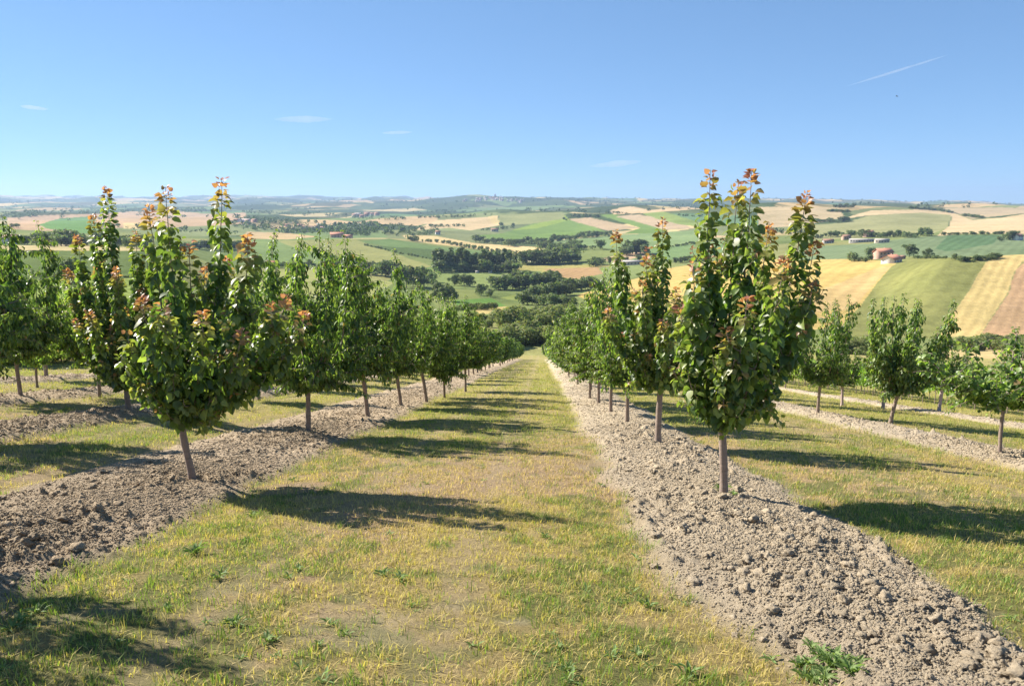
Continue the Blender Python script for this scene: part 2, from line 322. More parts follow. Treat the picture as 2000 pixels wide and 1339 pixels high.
# ------------------------------------------------------------------ countryside: one sheet to the horizon, with its fields
CREAM = (.50, .40, .21); TAN = (.40, .31, .18); PINK = (.42, .30, .195); GRN = (.125, .20, .06); BRI = (.135, .215, .06)
DRK = (.055, .085, .035); TEAL = (.15, .205, .115); OLV = (.215, .235, .095); GOLD = (.45, .34, .125); SCR = (.10, .135, .05)
FIELDS = [ # outline in the frame, colour, stripe spacing (m) and direction (deg), stripe strength
 ([(470,470),(560,462),(650,458),(700,476),(780,500),(850,522),(850,530),(640,524),(500,514),(480,500)], (.15,.215,.085), 9, 70, .06),
 ([(540,470),(690,466),(780,498),(845,520),(810,528),(640,500),(560,478)], (.235,.25,.10), 9, 70, .05),
 ([(480,452),(560,455),(625,462),(560,468),(480,466)], TAN, 0, 0, 0),
 ([(705,472),(760,466),(830,478),(1000,498),(1012,506),(985,506),(800,488)], (.125,.195,.075), 6, 60, .08),
 ([(708,478),(840,487),(985,505),(930,510),(850,508),(790,496)], (.085,.13,.05), 5, 60, .3),
 ([(783,459),(850,460),(930,475),(1055,483),(1058,492),(1020,498),(1005,497),(900,482),(800,470)], CREAM, 12, 50, .05),
 ([(985,455),(1040,437),(1100,428),(1135,432),(1190,455),(1190,459),(1120,464),(1040,472),(960,468),(930,460)], BRI, 0, 0, 0),
 ([(1000,450),(1060,434),(1098,426),(1100,416),(1112,430),(1050,446)], (.20,.28,.06), 0, 0, 0),
 ([(975,420),(1100,414),(1104,427),(1040,437),(985,441),(972,430)], (.22,.245,.115), 0, 0, 0),
 ([(855,430),(955,424),(975,440),(920,450),(880,445),(800,450),(820,445)], (.47,.37,.225), 0, 0, 0),
 ([(953,423),(970,421),(977,440),(962,437)], CREAM, 0, 0, 0),
 ([(1110,428),(1150,425),(1250,445),(1190,451),(1135,437)], (.34,.27,.18), 10, 40, .05),
 ([(1170,420),(1200,418),(1290,447),(1300,454),(1215,457),(1250,445)], BRI, 0, 0, 0),
 ([(1200,422),(1250,418),(1340,440),(1350,446),(1300,449),(1240,432)], (.36,.29,.2), 10, 40, .05),
 ([(1255,415),(1290,411),(1385,440),(1385,446),(1320,437),(1260,420)], (.19,.255,.08), 0, 0, 0),
 ([(1190,411),(1230,402),(1270,410),(1340,403),(1370,408),(1300,413),(1200,419)], (.46,.35,.22), 0, 0, 0),
 ([(1060,472),(1190,460),(1380,448),(1400,470),(1320,478),(1220,490),(1120,476)], (.175,.25,.115), 10, 20, .06),
 ([(1230,492),(1330,478),(1420,470),(1420,498),(1320,506),(1240,511)], (.14,.22,.095), 9, 25, .08),
 ([(1170,505),(1260,489),(1262,500),(1200,513)], (.40,.30,.20), 0, 0, 0),
 ([(1000,519),(1190,516),(1190,523),(1060,532),(1010,528)], (.29,.27,.10), 0, 0, 0),
 ([(1060,525),(1190,521),(1190,531),(1130,545),(1085,540)], (.33,.225,.12), 6, 15, .12),
 ([(1170,522),(1280,513),(1280,530),(1190,552)], (.175,.225,.09), 0, 0, 0),
 ([(1125,577),(1200,556),(1300,525),(1420,506),(1700,506),(1752,514),(1685,590),(1640,640),(1500,650),(1200,605)], GOLD, 9, (1600,612,1690,545), .05),
 ([(1590,570),(1720,522),(1742,520),(1662,605),(1590,610)], (.46,.34,.16), 9, (1600,612,1690,545), .07),
 ([(1742,520),(1780,503),(1892,503),(1927,514),(1902,540),(1840,657),(1630,657),(1685,590)], (.19,.205,.075), 8, (1700,650,1880,510), .05),
 ([(1925,511),(1960,499),(2000,497),(2700,497),(2700,505),(2000,510),(1982,528),(1974,545),(1966,572),(1940,612),(1912,657),(1833,657),(1858,620),(1890,568),(1908,538)], (.45,.36,.16), 4.5, (1870,652,1945,525), .09),
 ([(2000,514),(2700,508),(2700,665),(1912,660),(1942,612),(1968,572),(1977,542),(1984,528)], (.38,.26,.155), 4, (1920,652,1985,535), .07),
 ([(1560,482),(1700,476),(1780,464),(1850,459),(1960,459),(2000,463),(2700,466),(2700,495),(1990,497),(1850,503),(1770,500),(1640,506),(1560,508)], TEAL, 9, (1760,498,1850,462), .07),
 ([(1850,459),(1955,459),(1940,476),(1850,491),(1828,486)], (.095,.165,.085), 9, (1760,498,1850,462), .09),
 ([(1560,440),(1650,435),(1700,420),(1800,415),(1856,420),(1850,446),(1820,456),(1700,463),(1560,472)], (.255,.265,.135), 0, 0, 0),
 ([(1640,428),(1700,411),(1800,409),(1860,415),(1900,430),(1960,425),(2000,418),(2700,420),(2700,460),(1980,456),(1890,456),(1828,461),(1856,440),(1856,420),(1800,415),(1700,420)], (.47,.375,.235), 14, 20, .04),
 ([(1480,404),(1640,405),(1650,425),(1560,441),(1480,446)], (.385,.315,.2), 0, 0, 0),
 ([(15,425),(100,420),(180,418),(330,408),(400,418),(480,415),(480,438),(300,445),(170,445),(100,451),(20,448)], (.41,.30,.2), 0, 0, 0),
 ([(75,439),(120,426),(188,422),(192,456),(160,456),(90,446)], (.125,.235,.08), 0, 0, 0),
 ([(240,435),(285,435),(292,448),(240,446)], CREAM, 0, 0, 0),
 ([(-400,482),(70,479),(130,476),(250,482),(330,485),(330,491),(120,489),(-400,488)], (.42,.36,.21), 0, 0, 0),
 ([(-400,489),(140,490),(330,491),(330,542),(140,546),(-400,545)], (.105,.15,.06), 3, 85, .08),
 ([(-400,546),(150,546),(330,543),(340,602),(-400,602)], (.18,.24,.07), 3.2, 40, .12),
 ([(-400,603),(340,603),(380,680),(-400,690)], (.125,.165,.075), 0, 0, 0),
 ([(846,529),(1060,529),(1035,545),(920,562),(856,562)], (.19,.245,.09), 0, 0, 0),
 ([(800,562),(930,566),(945,592),(860,602)], (.19,.225,.085), 0, 0, 0),
 ([(975,582),(1052,565),(1042,592)], (.22,.265,.085), 0, 0, 0),
 ([(920,604),(985,598),(1012,605),(940,614)], (.42,.345,.15), 0, 0, 0),
 ([(885,586),(960,582),(988,598),(900,606)], (.115,.215,.055), 0, 0, 0),
 ([(480,526),(640,526),(770,552),(720,585),(480,585)], (.245,.27,.105), 7, 60, .06),
 ([(1830,678),(2000,676),(2000,700),(1830,702)], (.40,.33,.17), 0, 0, 0),
 ([(1840,406),(2700,406),(2700,421),(2000,417),(1900,428),(1860,414)], (.36,.30,.2), 0, 0, 0),
 ([(1012,503),(1030,501),(1036,512),(1020,508)], (.6,.55,.46), 0, 0, 0)]
def inpoly(x, y, P):
    r = np.zeros(x.shape, bool); q = np.roll(P, -1, 0)
    for (x0, y0), (x1, y1) in zip(P, q):
        if y0 == y1: continue
        r ^= ((y0 > y) != (y1 > y)) & (x < (x1 - x0) * (y - y0) / (y1 - y0) + x0)
    return r
def make_far():
    NA, NV = 1050, 640
    a = np.linspace(-1.05, 1.05, NA); yy = np.exp(np.linspace(math.log(166), math.log(13000), NV))
    A, Y = np.meshgrid(a, yy); X = A * Y; Z = ground_z(X, Y) - .25 * (1 - sstep(170, 178, Y))
    global ZLOW, ZTOP; ZLOW, ZTOP = float(Z.min()), float(Z.max())
    wx = X + 60 * (fbm(X / 260, Y / 260, 2, 201) - .5); wy = Y + 60 * (fbm(X / 260 + 7, Y / 260, 2, 203) - .5)
    near = np.array([.175, .205, .085])
    _, idn = worley(wx / 130, wy / 170, 211); _, idm = worley(wx / 190 + 3, wy / 330, 217); _, idf = worley(wx / 330 + 11, wy / 560, 223)
    pal = np.array([CREAM, (.43, .33, .2), (.17, .2, .1), (.15, .215, .095), (.2, .24, .115), DRK, (.075, .11, .05), (.12, .2, .11), (.41, .35, .2), (.06, .09, .045), TAN, (.09, .13, .06)])
    pn = np.array([(.175, .215, .085), (.205, .235, .095), (.14, .185, .07), (.225, .235, .10), (.16, .2, .075)])
    pick = lambda p, i: p[np.clip((i * len(p)).astype(int), 0, len(p) - 1)]
    k1 = sstep(1150, 1300, Y)[..., None]; k2 = sstep(2800, 3000, Y)[..., None]
    c = pick(pn, idn) * (1 - k1) + k1 * (pick(pal, idm) * (1 - k2) + pick(pal, idf) * k2)
    # far woodland and hedges on the ridges
    wood = sstep(.50, .56, fbm(X / 210, Y / 420, 4, 231)) * sstep(1500, 2300, Y); c = c * (1 - .85 * wood[..., None]) + np.array([.05, .08, .04]) * .85 * wood[..., None]
    sc = np.zeros_like(X); sa = np.zeros_like(X)
    wob = sstep(250, 500, Y) * .0045 * Y; wx = X + wob * (fbm(X / (.03 * Y + 8), Y / (.06 * Y + 16), 3, 261) - .5); wy = Y + 2.2 * wob * (fbm(X / (.03 * Y + 8) + 5, Y / (.06 * Y + 16), 3, 263) - .5)
    for P, col, sp, dg, am in FIELDS:
        P = np.array(P, float); Q = []
        for p, q in zip(P, np.roll(P, -1, 0)):
            for t in np.linspace(0, 1, 7)[:-1]: Q.append(p + (q - p) * t)
        Q = np.array(Q); w = at(Q[:, 0], Q[:, 1])[:, :2]
        bx = (X >= w[:, 0].min()) & (X <= w[:, 0].max()) & (Y >= w[:, 1].min()) & (Y <= w[:, 1].max())
        idx = np.nonzero(bx)
        if len(idx[0]) == 0: continue
        k = inpoly(wx[idx], wy[idx], w); ii = (idx[0][k], idx[1][k])
        c[ii] = col
        if sp:
            if isinstance(dg, tuple): e = at([dg[0], dg[2]], [dg[1], dg[3]]); ang = math.atan2(e[1, 1] - e[0, 1], e[1, 0] - e[0, 0]) + pi / 2
            else: ang = R(dg)
            wv = 1.2 * (fbm(X[ii] / 30, Y[ii] / 30, 2, 251) - .5)
            sc[ii] = (X[ii] * cos(ang) + Y[ii] * sin(ang) + wv) * 2 * pi / sp
        sa[ii] = am
    i = np.arange(NV - 1)[:, None] * NA + np.arange(NA - 1)[None]
    f = np.stack([i, i + 1, i + NA + 1, i + NA], -1).reshape(-1, 4)
    m, n, b, L = mat('countryside'); co = objco(n); ca = attr(n, 'Col'); s1 = attr(n, 'sc'); s2 = attr(n, 'sa')
    n1 = noise(n, .011, 7, .62, co); n2 = noise(n, .13, 5, .7, co); n3 = noise(n, .9, 3, .7, co)
    v1 = ramp(n, n1.outputs[0], [(.3, (.80, .82, .76)), (.5, (1., 1., 1.)), (.72, (1.2, 1.14, 1.12))])
    v2 = ramp(n, n2.outputs[0], [(.3, .82), (.7, 1.17)]); v3 = ramp(n, n3.outputs[0], [(.3, .86), (.7, 1.12)])
    st = mth(n, 'ADD', 1.0, mth(n, 'MULTIPLY', mth(n, 'SINE', s1.outputs['Fac']), s2.outputs['Fac']))
    x = ca.outputs['Color']
    x = mixc(n, 'MULTIPLY', 1.0, x, (1.06, 1.0, .88))
    for k in (v1, v2, v3, st): x = mixc(n, 'MULTIPLY', 1.0, x, k)
    hs = n.nodes.new('ShaderNodeHueSaturation'); hs.inputs['Saturation'].default_value = .97; L(x, hs.inputs['Color'])
    L(hs.outputs[0], b.inputs['Base Color']); b.inputs['Roughness'].default_value = 1; b.inputs['Specular IOR Level'].default_value = 0
    bump(n, b, n2.outputs[0], .6, 1.2)
    me = mesh_np('countryside', np.stack([X, Y, Z], -1).reshape(-1, 3), f, m, c.reshape(-1, 3), {'sc': sc.ravel(), 'sa': sa.ravel()}, smooth=True)
    return tag(put('countryside_terrain', me), 'rolling hills of wheat, green and ploughed fields reaching the horizon', 'hills', kind='structure')
make_far()
# ------------------------------------------------------------------ leaves
def nrm(v): return v / (np.linalg.norm(v, axis=-1, keepdims=True) + 1e-9)
APR = np.array([(0, 0, 0), (.5, 0, -.02), (1.06, 0, -.20), (.12, .36, .10), (.48, .46, .13), (.82, .24, -.02), (.12, -.36, .10), (.48, -.46, .13), (.82, -.24, -.02)])
CHE = np.array([(0, 0, 0), (.5, 0, .05), (1.0, 0, -.16), (.2, .15, .09), (.52, .22, .13), (.80, .14, -.0), (.2, -.15, .09), (.52, -.22, .13), (.80, -.14, -.0)])
LF = np.array([(0, 1, 4, 3), (1, 2, 5, 4), (0, 6, 7, 1), (1, 7, 8, 2)])
DIA = np.array([(0, 0, 0), (.55, .42, .05), (1.0, 0, -.12), (.55, -.42, .05)]); DF = np.array([(0, 3, 2, 1)])
CURL = np.random.RandomState(5)
def leaves(pos, mid, up, size, col, shape=APR, faces=LF):
    mid = nrm(mid); side = nrm(np.cross(up, mid)); nor = np.cross(mid, side)
    cu = CURL.uniform(.2, 2.1, (len(pos), 1, 1)); wd = CURL.uniform(.8, 1.15, (len(pos), 1, 1)); tw = CURL.normal(0, .22, (len(pos), 1, 1))
    zz = shape[None, :, 2:] * cu + tw * shape[None, :, 1:2] * shape[None, :, :1]
    v = pos[:, None] + size[:, None, None] * (shape[None, :, :1] * mid[:, None] + shape[None, :, 1:2] * wd * side[:, None] + zz * nor[:, None])
    k = len(shape); f = faces[None] + (np.arange(len(pos)) * k)[:, None, None]
    return v.reshape(-1, 3), f.reshape(-1, 4), np.repeat(col, k, 0)
def bez(p0, p1, p2, p3, n):
    t = np.linspace(0, 1, n)[:, None]
    return (1 - t) ** 3 * p0 + 3 * t * (1 - t) ** 2 * p1 + 3 * t * t * (1 - t) * p2 + t ** 3 * p3
G_DK = np.array([.072, .122, .034]); G_MD = np.array([.148, .222, .056]); G_LT = np.array([.25, .31, .088])
BRZ = np.array([.42, .29, .14]); RED = np.array([.47, .20, .145]); YEL = np.array([.38, .34, .10])

def apricot(name, tips, fork, base, seed, nlat=15, low=None, trunk_r=.052, leaf=1.12):
    """tips: shoot tips relative to the foot of the tree. Returns trunk mesh and crown mesh."""
    rng = np.random.RandomState(seed); g = Geo(); P, Md, Up, Sz, Co = [], [], [], [], []
    fork = np.array(fork, float); base = np.array(base, float)
    tr = bez(base, base + (fork - base) * .33 + rng.normal(0, .012, 3), base + (fork - base) * .66 + rng.normal(0, .015, 3), fork, 9)
    r = np.linspace(trunk_r * 1.12, trunk_r, 9); r[0] *= 1.75; r[1] *= 1.22; r[-1] *= 1.3; r[5] *= 1.1
    g.tube(tr, r, 10, knob=.16, rng=rng)
    def dress(axis, t0, vigor, n_per_m, red, size):
        seg = np.linalg.norm(np.diff(axis, axis=0), axis=1); L = np.concatenate([[0], np.cumsum(seg)]); tot = L[-1]
        n = max(3, int(tot * (1 - t0) * n_per_m)); s = np.sort(rng.uniform(t0, 1, n)) * tot
        p = np.stack([np.interp(s, L, axis[:, k]) for k in range(3)], 1)
        tg = nrm(np.stack([np.interp(s, L[:-1], np.diff(axis, axis=0)[:, k] / seg) for k in range(3)], 1))
        an = np.arange(n) * 2.4 + rng.uniform(0, 6) + rng.normal(0, .4, n)
        a = nrm(np.cross(tg, np.array([.3, .9, .1]))); b = np.cross(tg, a)
        out = np.cos(an)[:, None] * a + np.sin(an)[:, None] * b
        q = 1 - s / tot                                    # 0 at the tip
        sz = leaf * size * rng.uniform(.7, 1.15, n) * np.clip(.52 + q * tot * 1.9, .52, 1)
        P.append(p + out * (.015 + .075 * rng.rand(n))[:, None] * np.clip(.38 + q * tot * 1.8, .38, 1)[:, None])
        dn = np.clip(.15 + q * 3.5, .15, 1.0) * rng.uniform(.35, 1.3, n)
        Md.append(out + np.array([0, 0, -1]) * dn[:, None] + (1 - np.clip(q * 5, 0, 1))[:, None] * tg * .9 + rng.normal(0, .25, (n, 3)))
        Up.append(out * .35 + np.array([0, 0, 1.0]) + rng.normal(0, .45, (n, 3))); Sz.append(sz)
        m = rng.rand(n)[:, None]; c = np.where(m < .52, G_DK, np.where(m < .86, G_MD, G_LT)) * rng.uniform(.8, 1.2, (n, 1))
        d = q * tot
        ye = np.clip(1 - d / (.85 * vigor), 0, 1)[:, None] * rng.uniform(.3, 1, (n, 1)); c = c * (1 - ye * .75) + (YEL * .55 + G_LT * .45) * ye * .75
        br = red * np.clip(1.2 - d / (.28 * vigor), 0, 1)[:, None] * (rng.rand(n, 1) < .75); c = c * (1 - br) + (BRZ * rng.uniform(.6, 1.1, (n, 1))) * br
        rd = red * np.clip(1.3 - d / (.15 * vigor), 0, 1)[:, None] * (rng.rand(n, 1) < .85); c = c * (1 - rd) + RED * rng.uniform(.6, 1.2, (n, 1)) * rd
        Co.append(c)
    for tx, ty, tz in tips:
        tip = np.array([tx, ty, tz]); hor = np.array([tx, ty, 0]) - np.array([fork[0], fork[1], 0])
        d = tip[2] - fork[2]; k = rng.uniform(.5, .72)
        p0 = fork + np.array([0, 0, -rng.uniform(0, .06)])
        ax = bez(p0, p0 + hor * .38 + np.array([0, 0, max(.05, d * .12)]), np.array([fork[0], fork[1], 0]) + hor * (.80 + .16 * rng.rand()) + np.array([0, 0, fork[2] + d * .42]), tip, 26)
        ax[3:] += np.cumsum(rng.normal(0, .006, (23, 3)), 0) * np.array([1, 1, .2])
        Lt = np.linalg.norm(np.diff(ax, axis=0), axis=1).sum()
        g.tube(ax, np.linspace(.026 * (.7 + .2 * Lt / 2.5), .0028, 26), 6, knob=.1, rng=rng)
        vig = np.clip(Lt / 1.8, .5, 1.4); dress(ax, .13, vig, 105, 1.0, .092)
        nl = max(6, int(nlat * Lt / 2.3))
        for j in range(nl):                                # side twigs, longest low down
            t = rng.uniform(.15, .88); i = int(t * 25); p = ax[i]
            an = rng.uniform(0, 2 * pi); le = (.46 * (1 - t) ** .8 + .10) * rng.uniform(.6, 1.25)
            o = np.array([cos(an), sin(an), 0]) * .8 + nrm(hor[None] + 1e-3)[0] * .25
            end = p + o * le * .75 + np.array([0, 0, le * rng.uniform(.15, .95)])
            if rng.rand() < .25: end[2] -= le * .5
            if low is not None: end[2] = max(end[2], low)
            tw = bez(p, p + o * le * .3, end - np.array([0, 0, le * .3]), end, 8)
            g.tube(tw, np.linspace(.0075, .002, 8), 4); dress(tw, .05, .42, 62, .7 * (rng.rand() < .35), .088)
    v, f, c = leaves(np.concatenate(P), np.concatenate(Md), np.concatenate(Up), np.concatenate(Sz), np.concatenate(Co))
    return g.mesh(name + '_trunk', M['bark'], True), mesh_np(name + '_crown', v, f, M['leaf'], c), len(v) // 9

def cherry(name, seed, H=3.3, Wd=1.0, fork=.95, nsh=8, mb='bark', dens=1.0, lean=0.0, tone=1.0, size=.115, spread=.55, shape=CHE, droop=1.7, trunk_r=.042, red=.12):
    rng = np.random.RandomState(seed); g = Geo(); P, Md, Up, Sz, Co = [], [], [], [], []
    fk = np.array([lean, rng.normal(0, .04), fork])
    tr = bez(np.zeros(3) + np.array([0, 0, -.12]), np.array([lean * .2, 0, fork * .35]), np.array([lean * .8, 0, fork * .7]), fk, 9)
    r = np.linspace(trunk_r * 1.1, trunk_r, 9); r[0] *= 1.7; r[1] *= 1.15; r[-1] *= 1.2
    g.tube(tr, r, 9, knob=.15, rng=rng)
    def dress(axis, t0, n_per_m, taper):
        seg = np.linalg.norm(np.diff(axis, axis=0), axis=1); L = np.concatenate([[0], np.cumsum(seg)]); tot = L[-1]
        n = max(3, int(tot * (1 - t0) * n_per_m * dens)); s = np.sort(rng.uniform(t0, 1, n)) * tot
        p = np.stack([np.interp(s, L, axis[:, k]) for k in range(3)], 1)
        an = rng.uniform(0, 2 * pi, n); out = np.stack([np.cos(an), np.sin(an), rng.normal(0, .15, n)], 1); q = 1 - s / tot
        P.append(p + out * rng.uniform(.01, .10, (n, 1)) * np.clip(.3 + q[:, None] * tot * 2, .3, 1) + np.array([0, 0, -.01]))
        Md.append(out + np.array([0, 0, -1]) * (droop * rng.uniform(.4, 1.5, n) * np.clip(.25 + q * 4, .25, 1))[:, None] + rng.normal(0, .2, (n, 3)))
        Up.append(out * .9 + np.array([0, 0, .8]) + rng.normal(0, .4, (n, 3)))
        Sz.append(size * rng.uniform(.65, 1.15, n) * np.clip(.45 + q * 2.2 * taper, .45, 1))
        m = rng.rand(n)[:, None]; c = np.where(m < .5, G_DK, np.where(m < .80, G_MD, G_LT)) * rng.uniform(.8, 1.2, (n, 1)) * tone
        y = np.clip(1 - q * tot / .3, 0, 1)[:, None] * rng.rand(n, 1) * .8; c = c * (1 - y) + (G_LT * .8 + YEL * .2) * y
        rr = (rng.rand(n, 1) < red * .12); c = np.where(rr, BRZ * .7, c); Co.append(c)
    az = np.arange(nsh) * 2 * pi / nsh + rng.uniform(0, 6) + rng.normal(0, .25, nsh)
    for i in range(nsh):
        inner = i % 3 == 2; rad = Wd * (rng.uniform(.25, .45) if inner else rng.uniform(.72, 1.05)); top = H * (rng.uniform(.93, 1.0) if inner or i % 3 == 0 else rng.uniform(.72, .93))
        o = np.array([cos(az[i]), sin(az[i]), 0]); tip = fk + o * rad * spread * 1.35; tip[2] = top
        ax = bez(fk, fk + o * rad * .55 + np.array([0, 0, .12]), fk + o * rad * .95 + np.array([0, 0, (top - fork) * .45]), tip, 22)
        ax[3:] += np.cumsum(rng.normal(0, .010, (19, 3)), 0) * np.array([1, 1, .2])
        g.tube(ax, np.linspace(.024, .003, 22), 6, knob=.1, rng=rng); dress(ax, .08, 105, 1.2)
        for j in range(17):
            t = rng.uniform(.05, .93); k = int(t * 21); p = ax[k]; a2 = az[i] + rng.normal(0, 1.1)
            le = (.58 * (1 - t) ** .7 + .16) * rng.uniform(.6, 1.3) * Wd
            oo = np.array([cos(a2), sin(a2), 0]); end = p + oo * le * .8 + np.array([0, 0, le * rng.uniform(-.25, .75)])
            tw = bez(p, p + oo * le * .35 + np.array([0, 0, le * .2]), end + np.array([0, 0, .02]), end, 7)
            g.tube(tw, np.linspace(.007, .002, 7), 4); dress(tw, .05, 66, .8)
    v, f, c = leaves(np.concatenate(P), np.concatenate(Md), np.concatenate(Up), np.concatenate(Sz), np.concatenate(Co), shape, LF)
    return g.mesh(name + '_trunk', M[mb], True), mesh_np(name + '_crown', v, f, M['leaf'], c), len(v) // 9
def small_tree(name, seed, H=3.3, Wd=1.15, fork=.95, n=1500, size=.27):
    """for the far ends of the rows: the same habit with fewer, broader leaf sprays"""
    rng = np.random.RandomState(seed); g = Geo(); g.tube(np.array([(0, 0, -.2), (.01, 0, .5), (0, 0, fork)]), [.06, .05, .05], 6)
    P = []
    for i in range(8):
        a = i * .785 + rng.normal(0, .3); r = Wd * rng.uniform(.3, 1.0); top = H * rng.uniform(.75, 1); o = np.array([cos(a), sin(a), 0])
        ax = bez(np.array([0, 0, fork]), np.array([0, 0, fork]) + o * r * .7, o * r + np.array([0, 0, fork + (top - fork) * .4]), o * r * .8 + np.array([0, 0, top]), 14)
        g.tube(ax, np.linspace(.024, .004, 14), 4); k = rng.uniform(0, 1, n // 8) ** .8 * 13; i0 = k.astype(int)
        wv = .05 + .30 * (1 - k / 13) ** .7 * np.clip(k / 2.5, .2, 1)
        P.append(ax[i0] + rng.normal(0, 1, (len(k), 3)) * wv[:, None] * np.array([1, 1, .8]) * .62)
    P = np.concatenate(P); m = len(P); rad = P - np.array([0, 0, H * .5]); out = nrm(rad * np.array([1, 1, .3]) + 1e-3)
    u = rng.rand(m)[:, None]; c = np.where(u < .45, G_DK, np.where(u < .82, G_MD, G_LT)) * rng.uniform(.85, 1.2, (m, 1))
    v, f, c = leaves(P, out + np.array([0, 0, -.7]) + rng.normal(0, .5, (m, 3)), out * .6 + np.array([0, 0, 1]) + rng.normal(0, .5, (m, 3)), size * rng.uniform(.6, 1.1, m), c, DIA, DF)
    return g.mesh(name + '_trunk', M['bark'], True), mesh_np(name + '_crown', v, f, M['leaf'], c)

LEAN = np.random.RandomState(8)
def tree_thing(name, label, cat, meshes, x, y, rz=0, sc=1.0, group=None):
    z = float(surf_z(np.array([x]), np.array([y]))[0][0])
    t = thing(name, label, cat, (x, y, z - .02), rz, group, sc)
    if name != 'apricot_tree': t.rotation_euler = (LEAN.normal(0, .035), LEAN.normal(0, .035), rz)
    put('trunk', meshes[0], t); put('crown', meshes[1], t); return t
def foot(px, py):                          # foot of a tree standing on the crest of its row (some 13 cm above the lane)
    a, t = pxdir(px, py); y = np.linspace(3, 120, 6000); zz = ground_z(a * y, y) + .13
    k = np.nonzero(t * y < zz)[0][0]; return a * y[k], y[k]

# ------------------------------------------------------------------ the two near apricots and their neighbour, tips measured from the frame
def tips_from(px_base, tips):
    x, y = foot(*px_base); z = float(surf_z(np.array([x]), np.array([y]))[0][0]); out = []
    for px, py, dy in tips:
        a, t = pxdir(px, py); Y = y + dy; out.append((a * Y - x, dy, t * Y - z))
    return (x, y), out
(ax1, ay1), t1 = tips_from((372, 926), [(333, 362, -.15), (441, 346, .25), (484, 452, -.1), (292, 398, .5), (315, 588, -.85), (268, 575, -.7), (528, 590, .2), (470, 640, -.6), (400, 520, .85), (395, 600, -.75), (556, 575, -.1), (592, 605, .3), (370, 470, .3), (440, 500, .7), (250, 640, -.2)])
m = apricot('near_apricot', t1, (-.06, 0, .80), (.03, 0, -.1), 11, low=.85, trunk_r=.036)
ap1 = tree_thing('apricot_tree', 'large apricot tree with tall orange tipped shoots, nearest in the row left of the lane', 'fruit tree', m, ax1, ay1)
rngf = np.random.RandomState(3)
for px, py in ((430, 628), (438, 634), (447, 627), (444, 641), (436, 643), (455, 633)):
    a, t = pxdir(px, py); Y = ay1 - .38 + rngf.uniform(-.05, .05); g = Geo()
    th = np.linspace(0, pi, 9); rr = .024 * np.sin(th); ph = np.arange(10) * 2 * pi / 10
    v = np.stack([rr[:, None] * np.cos(ph), rr[:, None] * np.sin(ph) * .95, np.repeat(.025 * np.cos(th)[:, None], 10, 1)], -1)
    v[..., 0] *= 1 - .12 * np.clip(np.cos(ph), 0, 1) ** 8; i = np.arange(8)[:, None] * 10; k = np.arange(10)[None]; k2 = (k + 1) % 10
    g.add(v.reshape(-1, 3), np.stack([i + k, i + 10 + k, i + 10 + k2, i + k2], -1).reshape(-1, 4))
    o = put('fruit', g.mesh('fruit', M['fruit'], True), ap1, Vector((a * Y, Y, t * Y)) - ap1.location)
    o.rotation_euler = (rngf.uniform(-.5, .5), rngf.uniform(-.5, .5), rngf.uniform(0, 6))
(ax4, ay4), t4 = tips_from((252, 797), [(210, 363, .1), (146, 457, -.1), (181, 418, .5), (178, 603, -.9), (228, 520, -.7), (262, 450, .3), (190, 520, .9), (275, 560, .2), (240, 600, .9), (160, 560, .4), (215, 640, -.5), (285, 640, .5), (132, 525, .2), (200, 600, .6), (240, 670, -.4), (290, 480, .3), (150, 620, -.3)])
m = apricot('left_apricot', t4, (-.02, 0, .55), (.0, 0, -.1), 41, low=.62, trunk_r=.05, leaf=1.25)
tree_thing('apricot_tree', 'tall apricot tree just behind and left of the large left apricot, in the second row', 'fruit tree', m, ax4, ay4)
(ax2, ay2), t2 = tips_from((1412, 952), [(1390, 330, .2), (1468, 328, -.1), (1573, 370, .1), (1441, 355, .6), (1604, 465, .2), (1592, 545, -.4), (1352, 508, -.45), (1385, 480, .3), (1450, 578, -.8), (1330, 590, -.2), (1500, 430, .8), (1530, 500, -.7), (1420, 640, -.7), (1490, 520, .9)])
m = apricot('tall_apricot', t2, (-.05, 0, .86), (.02, 0, -.1), 23, low=.80, trunk_r=.040)
tree_thing('apricot_tree', 'tall dense apricot tree with red shoot tips, nearest in the row right of the lane', 'fruit tree', m, ax2, ay2)
(ax3, ay3), t3 = tips_from((1285, 857), [(1199, 447, .1), (1295, 425, -.1), (1274, 480, .4), (1405, 500, .2), (1255, 545, -.5), (1240, 560, .5), (1320, 560, -.6), (1185, 600, -.2), (1350, 560, .6), (1300, 620, -.9), (1210, 650, .6), (1370, 640, -.4), (1260, 500, .0)])
m = apricot('slender_apricot', t3, (.02, 0, .95), (0, 0, -.1), 37, nlat=15, low=.85, trunk_r=.046); APM = m
tree_thing('apricot_tree', 'slender pale trunked apricot tree just behind the tall apricot, one thin shoot leaning left', 'fruit tree', m, ax3, ay3)

# ------------------------------------------------------------------ cherry trees and others, measured ones first
CH = [cherry('cherry_a', 51, 3.6, 1.3, .78, 11, dens=1.1), cherry('cherry_b', 52, 3.4, 1.4, 1.0, 12, dens=1.1), cherry('cherry_c', 53, 3.5, 1.2, .9, 11, tone=1.12), cherry('cherry_d', 54, 3.3, 1.3, 1.0, 10, dens=1.1, tone=1.08)]
CHR = cherry('cherry_e', 55, 3.3, .95, .85, 10, lean=.12, size=.13, spread=.8, dens=1.15, tone=1.1)
KAK = cherry('spreading', 56, 2.15, 1.2, .85, 9, shape=APR, size=.095, droop=.6, spread=1.0, dens=.45, tone=1.25, trunk_r=.03)
LIM = cherry('limewashed', 57, 3.0, 1.15, 1.0, 9, mb='bark_lime', shape=APR, size=.09, droop=.8, dens=.85, tone=1.05, trunk_r=.075)
LIG = cherry('light', 58, 2.6, .8, .85, 7, tone=1.5, dens=.7)
